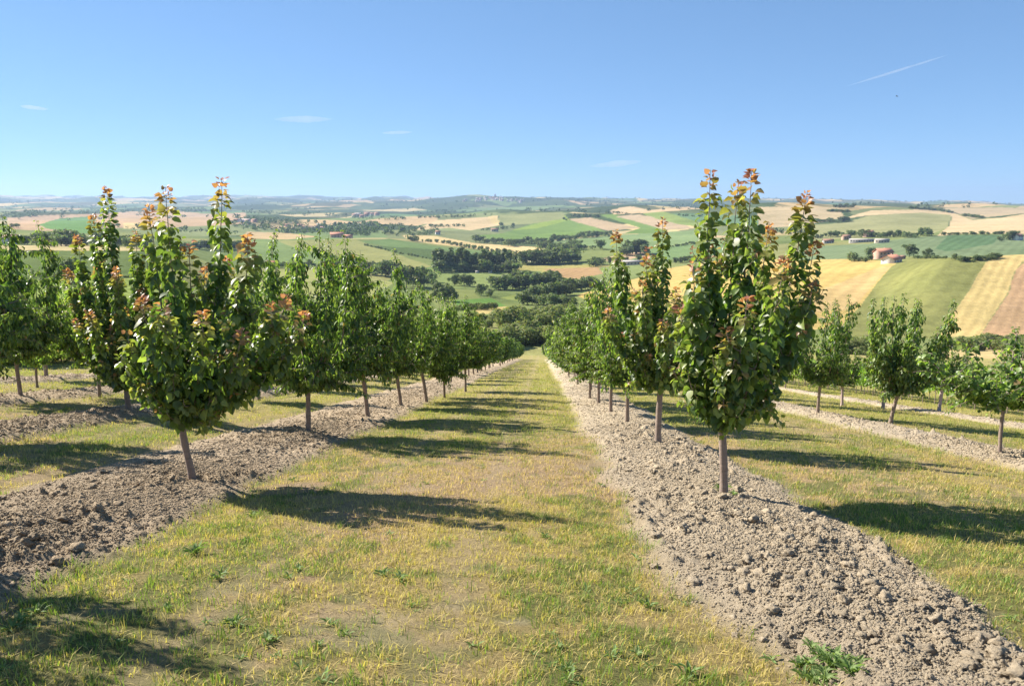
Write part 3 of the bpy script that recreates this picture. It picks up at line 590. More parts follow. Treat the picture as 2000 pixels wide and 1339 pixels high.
FAR = [small_tree('far_a', 61, 3.5, 1.3), small_tree('far_b', 62, 3.7, 1.2), small_tree('far_c', 63, 3.4, 1.4)]
rt = np.random.RandomState(77)
def orch(px, py, mesh, label, rz, sc=1.0, group=None, name='cherry_tree', cat='fruit tree'):
    x, y = foot(px, py); return tree_thing(name, label, cat, mesh, x, y, rz, sc, group)
orch(602, 838, CH[0], 'cherry tree with a low dark crown, second in the row left of the grass lane', .4, 1.04)
orch(718, 806, CH[1], 'cherry tree with thick pale bare trunk, third in the row left of the grass lane', 1.9, (1.12, 1.12, 1.16))
orch(783, 786, CH[2], 'cherry tree with two tall thin shoots, fourth in the row left of the grass lane', 3.1, 1.06)
orch(833, 776, CH[3], 'bushy cherry tree, fifth in the row left of the grass lane', 4.4, 1.1)
orch(868, 769, CH[0], 'dark cherry tree, sixth in the row left of the grass lane', 5.2, 1.0)
orch(909, 758, CH[1], 'round cherry tree, seventh in the row left of the grass lane', 0.9, 1.0)
orch(1225, 820, CH[2], 'cherry tree with short leaning trunk, third in the row right of the grass lane', 2.2, (.95, .95, 1.0))
orch(1193, 801, CH[3], 'cherry tree with an arching top shoot, fourth in the row right of the grass lane', .6, 1.0)
orch(1169, 785, CH[1], 'cherry tree with mid green leaves, fifth in the row right of the grass lane', 3.7, .95)
orch(1152, 776, CH[0], 'narrow cherry tree, sixth in the row right of the grass lane', 1.2, .92)
orch(1739, 818, CHR, 'cherry tree with long bright hanging leaves in the second soil strip on the right', 0.2, 1.08)
orch(1597, 802, CH[2], 'cherry tree with thin reddish trunk half hidden behind the tall right apricot', 5.0, .98)
orch(1953, 880, KAK, 'low spreading fruit tree with thin trunk by the right edge', 1.0, 1.0, name='fruit_tree')
orch(1834, 800, LIM, 'small dark crowned tree with stout pinkish trunk left of the spreading tree', .5, (.75, .75, .92), name='fruit_tree')
orch(1725, 791, LIM, 'small tree with whitest limewashed trunk, behind the bright hanging leaved cherry', 2.4, (.7, .7, .86), name='fruit_tree')
orch(1645, 785, LIM, 'small tree with pale straight trunk beside the tall right apricot crown', 4.1, (.66, .66, .8), name='fruit_tree')
orch(2015, 812, LIM, 'broad leafy tree cut by the right edge behind the spreading tree', 3.3, 1.05, name='fruit_tree')
orch(194, 764, CH[1], 'round cherry tree standing behind the left side of the large left apricot', 3.9, .95)
orch(40, 769, CH[0], 'dark cherry tree with clear trunk near the left edge', 1.1, (1.0, 1.0, 1.12))
orch(505, 771, CH[2], 'cherry tree seen between the large left apricot and the low dark crowned cherry', .1, .95)
orch(-62, 838, CH[1], 'big dark cherry crown cut off by the left edge', .8, (1.0, 1.0, 1.0))
orch(72, 748, LIG, 'small young cherry tree beside the dark one near the left edge', 2.0, .75)
orch(90, 731, LIG, 'light green young tree behind the two trees near the left edge', 1.2, 1.3)
x, y = xy(-5.25, 4.75)
tree_thing('cherry_tree', 'narrow cherry tree just outside the left edge, throwing the shadow at lower left', 'fruit tree', CH[0], x, y, 2.3, (.66, .66, .84))
def fill(r, v0, v1, step, label, group, hi=45, s=(.85, 1.05)):
    v = v0
    while v < v1:
        x, y = xy(r + rt.normal(0, .12), v); ms = CH[rt.randint(4)] if v < hi else FAR[rt.randint(3)]; k = rt.uniform(*s)
        tree_thing('cherry_tree', label, 'fruit tree', ms, x, y, rt.uniform(0, 6.28), (k, k, k * rt.uniform(.9, 1.08)), group); v += step * rt.uniform(.9, 1.1)
fill(-4.3, 36.5, 148, 4.1, 'small cherry tree in the far part of the row left of the grass lane', 'far trees of the left lane row')
fill(1.95, 30.5, 148, 4.0, 'small cherry tree in the far part of the row right of the grass lane', 'far trees of the right lane row')
fill(-8.8, 26.5, 73, 4.6, 'cherry tree in the second row left of the lane, partly hidden by nearer trees', 'second left row', 36)
fill(-12.1, 25.5, 42, 4.2, 'cherry tree in the third row left of the lane, behind nearer trees', 'third left row', 36)
fill(8.2, 28, 73, 4.2, 'cherry tree in the second row right of the lane, behind the apricots', 'second right row', 36)
fill(14.2, 45, 73, 4.4, 'cherry tree in the third row right of the lane, in front of the vines', 'third right row', 36)

# ------------------------------------------------------------------ vines beyond the orchard on the right
def vine(name, seed):
    rng = np.random.RandomState(seed); g = Geo(); g.tube(np.array([(0, 0, -.1), (.02, .01, .35), (-.01, 0, .8)]), [.022, .018, .02], 6)
    g.tube(np.array([(0, -.55, .84), (0, 0, .8), (0, .55, .84)]), [.01, .014, .01], 5)
    n = 330; P = np.stack([rng.normal(0, .17, n), rng.uniform(-.62, .62, n), .68 + 1.35 * rng.beta(1.3, 1.7, n)], 1)
    P[:, 0] *= np.clip(1.5 - (P[:, 2] - .6) * .6, .4, 1.4); out = nrm(np.stack([P[:, 0], P[:, 1] * .2, rng.normal(0, .3, n)], 1))
    u = rng.rand(n)[:, None]; c = np.where(u < .35, (.13, .21, .045), np.where(u < .75, (.20, .30, .06), (.27, .36, .08))) * rng.uniform(.85, 1.15, (n, 1))
    v, f, c = leaves(P, out * .7 + np.array([0, 0, -.6]) + rng.normal(0, .5, (n, 3)), out + np.array([0, 0, .7]) + rng.normal(0, .4, (n, 3)), rng.uniform(.11, .19, n), c)
    return g.mesh(name + '_stem', M['bark'], True), mesh_np(name + '_foliage', v, f, M['vine'], c)
VN = [vine('vine_a', 71), vine('vine_b', 72), vine('vine_c', 73)]
for r, v0, v1, lab, grp in ((18.6, 27.5, 76, 'grapevine in the first row of the vineyard behind the right orchard trees', 'first vine row'), (21.2, 31, 74, 'grapevine in the second row of the vineyard on the right', 'second vine row')):
    v = v0
    while v < v1:
        x, y = xy(r, v); z = float(ground_z(x, y)); t = thing('grapevine', lab, 'vine', (x, y, z), -YAW + (pi if rt.rand() < .5 else 0), grp, (1, 1, rt.uniform(.85, 1.1)))
        k = VN[rt.randint(3)]; put('stem', k[0], t); put('foliage', k[1], t); v += 1.12
    v = v0
    while v < v1:
        x, y = xy(r + .06, v + .4); z = float(ground_z(x, y)); g = Geo(); g.tube(np.array([(0, 0, -.2), (0, 0, 1.0), (.01, 0, 1.95)]), [.035, .035, .033], 8)
        for zz in (.8, 1.3, 1.75): g.tube(np.array([(0, -.05, zz), (.045, 0, zz), (0, .05, zz)]), .004, 4)
        tag(put('vineyard_post', g.mesh('vineyard_post', M['bark_pale'], True), None, (x, y, z)), 'thin wooden post standing among the ' + ('first' if r < 20 else 'second') + ' row of grapevines', 'post', 'posts of the ' + grp); v += 6.6

#@@PART3@@
# ------------------------------------------------------------------ woodland trees, hedges and shrubs of the valley, each one standing on the ground
def crown_tree(name, seed, kind, n=560, tint=1.0):
    """unit height tree: a trunk and leaf sprays gathered in clumps"""
    rng = np.random.RandomState(seed); g = Geo()
    if kind == 'poplar': B = [(0, 0, .2 + .11 * i, .11 + .035 * math.sin(i * 1.2 + 1), .10) for i in range(8)]
    elif kind == 'bush': B = [(rng.normal(0, .26), rng.normal(0, .26), rng.uniform(.12, .66), .30, .28) for i in range(11)]
    else: B = [(rng.normal(0, .20), rng.normal(0, .20), rng.uniform(.20, .80), rng.uniform(.18, .27), rng.uniform(.16, .22)) for i in range(15)] + [(0, 0, .5, .33, .40)]
    B = np.array(B); zt = .3 if kind != 'bush' else .15
    g.tube(np.array([(0, 0, -.06), (.01, 0, zt), (0, .01, .62)]), [.028, .02, .008], 6, (.09, .07, .05))
    k = rng.randint(len(B), size=n); d = nrm(rng.normal(0, 1, (n, 3))); d[:, 2] = np.where(rng.rand(n) < .6, np.abs(d[:, 2]), d[:, 2])
    P = B[k, :3] + d * np.stack([B[k, 3], B[k, 3], B[k, 4]], 1) * rng.uniform(.55, 1.08, (n, 1)) ** .6
    tone = (.8 + .4 * rng.rand(len(B)))[k] * rng.uniform(.75, 1.25, n)
    c = np.array((.185, .225, .085) if n > 1000 and kind == 'bush' else (.125, .165, .072)) * tone[:, None] * tint; c[:, 0] *= rng.uniform(.85, 1.3, n)
    sz = {'poplar': .085, 'bush': .16 if n < 1000 else .085}.get(kind, .125 if n < 1000 else .09) * rng.uniform(.6, 1.25, n)
    t = nrm(np.cross(d, rng.normal(0, 1, (n, 3)))); v, f, c2 = leaves(P, t + d * .3, d + rng.normal(0, .45, (n, 3)), sz, c, DIA * np.array([1, 1.15, 1]) - np.array([.5, 0, 0]), DF)
    nb = sum(len(q) for q in g.f[4]); g.add(v, f, c2)
    return mesh_np(name, np.concatenate(g.v), np.concatenate(g.f[4]), [M['bark_wood'], M['woods']], np.concatenate(g.c), matidx=[0] * nb + [1] * len(f))
WT = {'round': [crown_tree('wood_round', 301 + i, 'round', tint=(.72, 1.0, 1.25, .9, 1.5, 1.1, .8, 1.3)[i]) for i in range(8)], 'poplar': [crown_tree('wood_poplar', 311 + i, 'poplar', 360) for i in range(3)],
      'bush': [crown_tree('wood_bush', 321 + i, 'bush', 360) for i in range(4)], 'big': [crown_tree('wood_big', 331 + i, 'round', 1500) for i in range(3)], 'scrub': [crown_tree('wood_scrub', 341 + i, 'bush', 2600) for i in range(3)]}
rw = np.random.RandomState(909)
NAMES = {'round': ('broadleaf_tree', 'tree'), 'big': ('broadleaf_tree', 'tree'), 'poplar': ('poplar_tree', 'tree'), 'bush': ('hedge_shrub', 'shrub'), 'scrub': ('scrub_bush', 'shrub')}
def belt(line, n, hpx, kind, label, group=None, wide=1.0, jit=2.0, tint=None):
    """n trees along a line of feet; hpx is the height range in frame pixels, turned into metres at each tree's distance"""
    L = np.array(line, float); d = np.concatenate([[0], np.cumsum(np.linalg.norm(np.diff(L, axis=0), axis=1))]) if len(L) > 1 else np.array([0.])
    s = (np.arange(n) + .5 + rw.uniform(-.35, .35, n)) / n * d[-1]
    px = np.interp(s, d, L[:, 0]) if len(L) > 1 else np.full(n, L[0, 0]); py = np.interp(s, d, L[:, 1]) if len(L) > 1 else np.full(n, L[0, 1])
    if n > 1: py = py + rw.uniform(-jit, jit, n) * (1.0 if jit >= 2 else .6)
    w = at(px, py)
    for x, y, z in w:
        h = rw.uniform(*hpx) * (rw.uniform(.72, 1.18) if n > 3 else 1) * y / FPX; k = WT[kind][rw.randint(len(WT[kind]))]
        o = put(NAMES[kind][0], k, None, (x, y, z)); q = h * wide * rw.uniform(.85, 1.15); o.scale = (q, q, h); o.rotation_euler = (0, 0, rw.uniform(0, 6.28))
        tag(o, label, NAMES[kind][1], group or (label if n > 1 else None))
D = 'dark '
belt([(846, 528), (1008, 528)], 34, (28, 40), 'poplar', 'tall poplar in the dense dark row on the valley floor', 'poplar row', 1.25)
belt([(850, 531), (1010, 531)], 22, (16, 26), 'round', 'low tree under the dense dark poplar row', 'under the poplars', 1.1)
belt([(640, 524), (700, 532), (780, 545), (846, 553)], 24, (22, 34), 'round', 'dark tree in the belt behind the left row cherry tops', 'belt behind the left cherries')
belt([(790, 560), (826, 560)], 4, (36, 46), 'round', 'dark tall tree in the clump left of the poplar row', 'clump left of poplars')
belt([(505, 522), (640, 524)], 17, (11, 17), 'round', 'tree in the low belt around the small valley house on the left', 'belt by the small house')
belt([(886, 556), (920, 557)], 4, (20, 27), 'big', 'tree of the rounded dark clump standing alone in the green meadow', 'meadow clump', 1.0)
belt([(852, 588), (886, 590)], 3, (30, 40), 'big', 'tree of the dark clump above the left row of orchard trees', 'clump above left row', .9)
belt([(962, 566), (1000, 566), (1050, 560), (1095, 552)], 20, (22, 32), 'round', 'tree of the dark belt crossing the valley middle', 'middle valley belt', 1.15)
belt([(940, 577)], 1, (24, 26), 'big', 'grey green tree at the left end of the middle valley belt')
belt([(958, 581)], 1, (17, 19), 'big', 'small pale grey bush in front of the middle valley belt')
belt([(1002, 548), (1042, 552)], 5, (22, 30), 'round', 'olive green tree above the middle valley belt', 'olive trees above belt')
belt([(1062, 556), (1086, 552)], 3, (24, 32), 'big', 'broad domed tree beside the brown field', 'domed trees by brown field')
belt([(1088, 570), (1178, 563)], 14, (18, 27), 'round', 'dark tree of the belt below the brown field', 'belt below brown field', 1.1)
belt([(1030, 580), (1110, 578)], 13, (18, 30), 'round', 'dark tree of the lower belt between the lane rows', 'lower valley belt', 1.1)
belt([(1020, 597), (1120, 596)], 13, (16, 26), 'round', 'green tree at the lower edge of the valley woods', 'lower edge trees', 1.1)
belt([(1018, 514), (1060, 516), (1130, 512)], 22, (20, 32), 'round', 'tree of the big wood at the end of the wheat strip', 'wood by wheat strip', 1.1)
belt([(1055, 490), (1145, 486)], 15, (12, 19), 'round', 'tree of the upper edge of the big valley wood', 'upper edge of wood', 1.1)
belt([(1172, 487)], 1, (19, 21), 'round', 'single round tree right of the big valley wood', None, 1.1)
belt([(1212, 498), (1262, 496)], 10, (20, 29), 'round', 'tree of the clump behind the second right apricot', 'clump behind second apricot', 1.0)
belt([(1156, 519), (1176, 519)], 3, (16, 20), 'bush', 'low dark thicket beside the grey farm shed', 'thicket by shed', 1.0)
belt([(1180, 514), (1256, 512)], 4, (12, 20), 'round', 'tree by the grey farm shed', 'trees by shed')
belt([(988, 479), (1060, 476), (1140, 466), (1192, 460)], 34, (9, 16), 'round', 'tree of the belt along the foot of the bright green hill', 'belt under green hill', 1.15)
belt([(928, 474), (982, 474)], 10, (9, 15), 'round', 'tree of the small clump left of the bright green hill', 'clump left of green hill', 1.1)
belt([(797, 470), (860, 474), (930, 487), (1005, 499)], 34, (6, 11), 'bush', 'round bush in the hedge along the pale wheat strip', 'wheat strip hedge', .95, .6)
belt([(708, 478), (785, 496), (850, 508)], 20, (4, 6), 'bush', 'low bush along the dark vineyard edge', 'vineyard edge', 1.2, .6)
belt([(1318, 512), (1384, 511)], 10, (11, 15), 'round', 'tree of the belt behind the tall apricot crown', 'belt behind tall apricot')
belt([(1312, 483), (1395, 470)], 14, (4, 7), 'bush', 'shrub of the hedge between two pale green fields', 'hedge between pale green fields', 1.3, .6)
belt([(1700, 463), (1790, 463)], 17, (9, 15), 'round', 'tree of the line behind the farm sheds', 'line behind farm sheds', 1.0)
belt([(1795, 461), (1818, 459)], 3, (16, 19), 'round', 'taller tree at the right end of the line behind the farm sheds', 'taller line end')
belt([(1575, 464), (1692, 462)], 14, (9, 16), 'round', 'tree around the pink farmhouse and its sheds', 'trees by pink farmhouse', 1.0)
belt([(1658, 512), (1672, 512)], 2, (18, 21), 'round', 'dark tree left of the red roofed farm', 'trees left of red farm', 1.1)
belt([(1676, 511), (1700, 510)], 4, (8, 12), 'bush', 'shrub left of the red roofed farm', 'shrubs left of red farm', 1.2)
belt([(1694, 500), (1712, 500)], 2, (16, 20), 'round', 'tree behind the red roofed farm', 'trees behind red farm', 1.1)
belt([(1776, 502)], 1, (27, 28), 'big', 'big round dark tree right of the red roofed farm', None, 1.05)
belt([(1811, 502)], 1, (18, 19), 'big', 'smaller round tree right of the big round dark tree', None, 1.0)
belt([(1785, 505), (1852, 505)], 14, (6, 9), 'bush', 'shrub of the hedge on the green hill crest', 'green hill crest hedge', 1.2, .6)
belt([(1862, 507), (1900, 510), (1958, 503)], 22, (7, 13), 'bush', 'grey green olive at the head of the straw strip', 'olives', 1.2)
belt([(1640, 434), (1655, 434)], 3, (10, 13), 'round', 'dark tree of the copse on the pale hillside', 'hillside copse', 1.3)
belt([(1592, 433), (1640, 434)], 11, (5, 8), 'bush', 'shrub leading to the copse on the pale hillside', 'copse tail', 1.2)
belt([(1628, 405), (1668, 405)], 13, (5, 8), 'round', 'tree of the small wood on the right skyline hilltop', 'skyline wood', 1.2, .8)
belt([(1616, 413), (1660, 414)], 13, (4, 6), 'bush', 'shrub below the small skyline wood', 'below skyline wood', 1.6, .8)
belt([(1775, 407), (1830, 411), (1860, 416)], 20, (4, 7), 'bush', 'shrub of the dark hedge on the right ridge', 'right ridge hedge', 1.6, .8)
belt([(1880, 421), (1918, 426)], 13, (5, 7), 'bush', 'bush of the dark strip on the far right straw hill', 'straw hill strip', 1.6, .6)
belt([(1950, 470), (1978, 468)], 5, (10, 17), 'round', 'tree beside the white house at the right edge', 'trees by white house', 1.0)
belt([(1840, 460), (1900, 458), (1995, 457)], 18, (5, 9), 'bush', 'shrub along the top of the dark green field', 'top of dark green field', 1.4, .8)
belt([(1655, 690), (1690, 690)], 4, (26, 34), 'scrub', 'dark bush below the green hill behind the vines', 'dark bushes below hill', 1.2)
belt([(1828, 682), (2060, 684)], 24, (22, 32), 'scrub', 'bush of the hedge at the foot of the straw strip', 'hedge under straw strip', 1.3)
belt([(70, 478), (100, 480), (168, 478)], 15, (20, 34), 'round', 'tree of the clump on the left ridge beside the white house', 'left ridge clump', 1.0)
belt([(88, 481)], 1, (26, 28), 'big', 'dark round tree in front of the left ridge clump', None, 1.1)
belt([(36, 476), (60, 476)], 3, (14, 22), 'round', 'tree just right of the white house on the left', 'trees right of left house')
belt([(180, 480), (290, 483)], 18, (18, 30), 'round', 'tree on the left ridge seen between the apricot shoots', 'ridge trees behind apricot', 1.1)
belt([(330, 486), (470, 486)], 17, (12, 24), 'round', 'tree on the left ridge behind the large apricot', 'ridge trees behind large apricot', 1.1)
belt([(24, 446), (34, 446)], 2, (8, 10), 'round', 'small tree in the reddish field at far left', 'red field trees', 1.2)
belt([(128, 552), (150, 554)], 2, (44, 54), 'big', 'tall dark tree on the green slope left of the large apricot', 'slope trees', .8)
belt([(60, 540), (330, 542)], 20, (4, 9), 'scrub', 'low shrub on the green slope at the left', 'slope shrubs', 1.6)
belt([(572, 548)], 1, (30, 32), 'poplar', 'single dark cypress like tree in the meadow behind the left cherry', None, 1.2)
belt([(535, 552), (552, 553)], 2, (12, 15), 'bush', 'low bush in the meadow behind the left cherry', 'meadow bushes', 1.2)
# the rough slope beyond the end of the rows
belt([(1000, 640), (1050, 636), (1110, 640)], 17, (26, 44), 'scrub', 'dark scrub bush on the slope beyond the end of the grass lane', 'scrub beyond lane', 1.1, 8)
belt([(985, 672), (1050, 668), (1120, 674)], 20, (28, 46), 'scrub', 'green scrub bush closing the end of the grass lane', 'scrub at lane end', 1.15, 6)
belt([(890, 606), (970, 602)], 14, (9, 16), 'scrub', 'bright green sapling in the patch above the left row', 'bright saplings', .9)
belt([(900, 640), (990, 628)], 17, (9, 18), 'scrub', 'green shrub on the slope above the far left row', 'slope shrubs above left row', 1.3, 8)
belt([(1110, 640), (1250, 640)], 13, (14, 26), 'scrub', 'green shrub on the slope behind the right row', 'slope shrubs behind right row', 1.2, 8)
belt([(-20, 712), (60, 708), (150, 704), (330, 702), (520, 706)], 24, (70, 112), 'scrub', 'light green bushy tree closing the orchard on the left', 'light bushes left', .85, 2)

# far woods: nobody could count these
def far_woods():
    rng = np.random.RandomState(515); P = []
    def line(pts, n, h, jit=2.0):
        L = np.array(pts, float); d = np.concatenate([[0], np.cumsum(np.linalg.norm(np.diff(L, axis=0), axis=1))]); s = rng.uniform(0, d[-1], n)
        w = at(np.interp(s, d, L[:, 0]), np.interp(s, d, L[:, 1]) + rng.uniform(-jit, jit, n))
        for x, y, z in w: P.append((x, y, z, rng.uniform(*h) * y / FPX))
    for a in (([(450, 440), (560, 452), (650, 452), (720, 457)], 110, (6, 12), 5), ([(455, 428), (520, 432), (640, 442)], 70, (4, 9), 4), ([(640, 452), (720, 446), (800, 458)], 110, (6, 12), 8),
              ([(700, 438), (790, 445), (860, 455)], 60, (4, 8), 5), ([(800, 460), (850, 456)], 20, (4, 8), 2), ([(840, 443), (905, 443)], 22, (4, 7), 1), ([(810, 425), (880, 424), (960, 420)], 45, (3, 5), 1.5),
              ([(600, 417), (700, 425), (800, 428)], 60, (3, 5), 3), ([(480, 415), (600, 420)], 40, (3, 5), 2), ([(940, 450), (1010, 445)], 22, (3, 6), 1), ([(975, 440), (1005, 440)], 12, (3, 6), 1),
              ([(1115, 424), (1170, 424)], 34, (4, 7), 1), ([(1180, 416), (1225, 418)], 16, (3, 5), 1), ([(1320, 420), (1400, 426)], 26, (3, 5), 1), ([(0, 418), (200, 414), (400, 410)], 100, (3, 5), 3),
              ([(0, 424), (80, 422)], 20, (3, 5), 1), ([(180, 440), (330, 450), (470, 455)], 60, (4, 9), 4), ([(1500, 455), (1590, 458)], 26, (6, 10), 3), ([(1100, 428), (1106, 430)], 6, (3, 5), 1)): line(*a)
    for k in range(4500):                                    # hedges and copses over the far ridges
        a = rng.uniform(-.72, .72); y = rng.uniform(2400, 12500)
        if fbm(np.array([a * y / 300]), np.array([y / 500]), 3, 41)[0] > .53:
            P.append((a * y, y, float(ground_z(a * y, y)), rng.uniform(7, 12) * (1 + y / 16000)))
    n = 18; V, F, C = [], [], []; off = 0
    for x, y, z, h in P:
        d = nrm(rng.normal(0, 1, (n, 3))); wd = rng.uniform(.45, .8)
        p = np.array([x, y, z + h * .5]) + d * np.array([h * wd, h * wd, h * .48]) * rng.uniform(.6, 1, (n, 1))
        t = nrm(np.cross(d, rng.normal(0, 1, (n, 3)))); c = np.array([.08, .11, .055]) * rng.uniform(.7, 1.35, (n, 1))
        v, f, c = leaves(p, t, d + rng.normal(0, .3, (n, 3)), h * .5 * rng.uniform(.6, 1.1, n), c, DIA - np.array([.5, 0, 0]), DF); V.append(v); F.append(f + off); C.append(c); off += len(v)
    o = put('far_woods', mesh_np('far_woods', np.concatenate(V), np.concatenate(F), M['woods'], np.concatenate(C)))
    tag(o, 'dark hedges and copses scattered over the far valley and ridges', 'woods', kind='stuff')
far_woods()

# ------------------------------------------------------------------ farms and houses
def wallmat(name, c): return plain(name, c, .9, .12, 1.5)
WM = {'white': wallmat('white_plaster', (.62, .60, .56)), 'pink': wallmat('pink_plaster', (.52, .33, .25)), 'brick': wallmat('pale_brick', (.46, .31, .22)), 'grey': wallmat('grey_concrete', (.38, .36, .33)), 'cream': wallmat('cream_plaster', (.55, .46, .35))}
RM = {'red': plain('red_roof_tile', (.42, .185, .115), .9, .25, 2.0), 'grey': plain('grey_roof_sheet', (.36, .33, .30), .9, .2, 1.0), 'brown': plain('brown_roof_tile', (.27, .15, .10), .9, .25, 2.0)}
M['dark_pane'] = plain('window_glass', (.03, .035, .04), .25, .1); M['shutter'] = plain('wood_shutter', (.12, .07, .04), .7, .2)
def house(name, label, cat, px, py, wpx, dep, hpx, rpx, wm, rm, rz=0, wins=(3, 2), door=True, group=None, parent_parts=True):
    """gabled house whose long side is wpx frame pixels at its distance; the ridge runs along the long side"""
    x, y, z = at(px, py)[0]; k = y / FPX; Lx = wpx * k / 2; Ly = Lx * dep; H = hpx * k; Rf = rpx * k; ov = .12 * Ly + .2
    t = thing(name, label, cat, (x, y, z), rz, group)
    g = Geo(); v = [(sx * Lx, sy * Ly, zz) for zz in (-H * .5, H) for sx, sy in ((-1, -1), (1, -1), (1, 1), (-1, 1))] + [(-Lx, 0, H + Rf), (Lx, 0, H + Rf)]
    g.add(v, [np.array([(0, 1, 5, 4), (1, 2, 6, 5), (2, 3, 7, 6), (3, 0, 4, 7)]), np.array([(5, 6, 9), (7, 4, 8)])]); put('wall', g.mesh('wall', WM[wm]), t)
    g = Geo(); th = .05 * H + .12; sl = Rf / Ly
    for s in (-1, 1):
        e = s * (Ly + ov); ze = H - ov * sl + .03 * H; zr = H + Rf + .03 * H
        v = [(-Lx - ov, e, ze), (Lx + ov, e, ze), (Lx + ov, 0, zr), (-Lx - ov, 0, zr)]; v += [(a, b, c + th) for a, b, c in v]
        q = np.array([(0, 1, 2, 3), (4, 7, 6, 5), (0, 4, 5, 1), (1, 5, 6, 2), (2, 6, 7, 3), (3, 7, 4, 0)]); g.add(v, q)
    r = put('roof', g.mesh('roof', RM[rm]), t)
    if parent_parts:
        g = Geo(); c = .06 * Lx; g.box(Lx * .35 - c, Lx * .35 + c, Ly * .3 - c, Ly * .3 + c, H + Rf * .5, H + Rf * 1.35); put('chimney', g.mesh('chimney', WM['brick']), r)
    nx, nz = wins; w = min(.5, Lx / nx * .34)
    for i in range(nx):
        for j in range(nz):
            cx = -Lx + (i + .5) * 2 * Lx / nx; cz = H * (j + .55) / nz; hh = H / nz * .24
            if door and j == 0 and i == nx // 2:
                g = Geo(); g.box(cx - w, cx + w, -Ly - .08, -Ly + .05, 0, H / nz * .72); put('door', g.mesh('door', M['shutter']), t); continue
            g = Geo(); g.box(cx - w, cx + w, -Ly - .06, -Ly + .05, cz - hh, cz + hh); put('window', g.mesh('window', M['dark_pane']), t)
    for j in range(nz):
        g = Geo(); hh = H / nz * .24; cz = H * (j + .55) / nz
        g.box(Lx - .05, Lx + .06, -w, w, cz - hh, cz + hh); put('window', g.mesh('window', M['dark_pane']), t)
    return t
house('farmhouse', 'brick farmhouse with red tiled roof on the right hill', 'house', 1724, 505, 34, .5, 13, 6, 'pink', 'red', .35, (4, 2))
house('farm_barn', 'white gabled barn with red roof in front of the brick farmhouse', 'barn', 1741, 513, 40, .6, 8, 7, 'white', 'red', .75, (3, 1))
house('farm_shed', 'low brown outbuilding at the right of the white barn', 'shed', 1762, 506, 10, .6, 5, 2, 'brick', 'brown', .2, (2, 1))
house('country_house', 'tall pink country house above the long sheds', 'house', 1696, 463, 17, .6, 9, 3.5, 'pink', 'red', .2, (4, 2))
house('livestock_shed', 'long low pale shed below the pink country house', 'shed', 1685, 473, 50, .14, 4.5, 2, 'grey', 'grey', -.12, (10, 1), False)
house('livestock_shed', 'shorter pale shed at the right end of the long sheds', 'shed', 1722, 474, 26, .26, 5, 2.5, 'cream', 'grey', -.12, (5, 1), False)
house('farm_building', 'low grey farm building left of the long pale sheds', 'shed', 1617, 475, 20, .4, 5, 3, 'grey', 'brown', .1, (4, 1))
house('farm_building', 'reddish farm building behind the long pale sheds', 'shed', 1652, 468, 16, .5, 6, 3, 'brick', 'brown', .3, (3, 1))
house('country_house', 'white house with dark shrubs at the right edge of the photo', 'house', 1987, 469, 20, .6, 8, 4, 'white', 'brown', .6, (3, 2))
house('country_house', 'small pinkish house in the tree belt behind the left cherry', 'house', 532, 522, 20, .6, 8, 4, 'cream', 'red', .5, (3, 2))
house('country_house', 'white house on the left ridge near the left edge', 'house', 20, 476, 24, .7, 12, 4, 'white', 'brown', .4, (3, 2))
house('farm_shed', 'long grey shed beside the second right apricot shoot', 'shed', 1236, 517, 40, .25, 6, 2.5, 'cream', 'grey', .1, (6, 1), False)
house('country_house', 'red roofed farmhouse at the top of the left green slope', 'house', 658, 464, 24, .5, 6, 4, 'pink', 'red', .2, (4, 2))
house('farm_shed', 'low red roofed barn beside the farmhouse above the left green slope', 'barn', 680, 465, 16, .5, 4, 2.5, 'brick', 'red', -.2, (3, 1))
house('country_house', 'tiny white house at the head of the pale wheat strip', 'house', 855, 458, 9, .6, 5, 2.5, 'white', 'brown', .3, (2, 2), parent_parts=False)
house('country_house', 'tiny pale house in the small clump left of the bright green hill', 'house', 966, 452, 14, .5, 4, 2, 'cream', 'brown', .1, (3, 1), parent_parts=False)
for px in (932, 957):
    house('camper_cabin', 'tiny white cabin showing under the ' + ('left' if px < 940 else 'right') + ' part of the poplar row', 'cabin', px, 533, 6, .6, 3, 1.2, 'white', 'grey', .2, (2, 1), parent_parts=False)
rh = np.random.RandomState(4)
for i in range(26):                                          # the village among the trees at mid left
    px = rh.choice([rh.uniform(560, 640), rh.uniform(460, 500), rh.uniform(690, 740)]); py = {True: rh.uniform(441, 452), False: rh.uniform(420, 428)}[px < 650]
    if px < 510: py = rh.uniform(432, 436)
    house('village_house', 'pale village house among the trees in the left middle distance', 'house', px, py, rh.uniform(7, 12), .6, rh.uniform(3, 4.5), 2, rh.choice(['white', 'cream', 'pink']), rh.choice(['brown', 'grey', 'brown']), rh.uniform(-.5, .5), (2, 2), False, 'village houses', False)
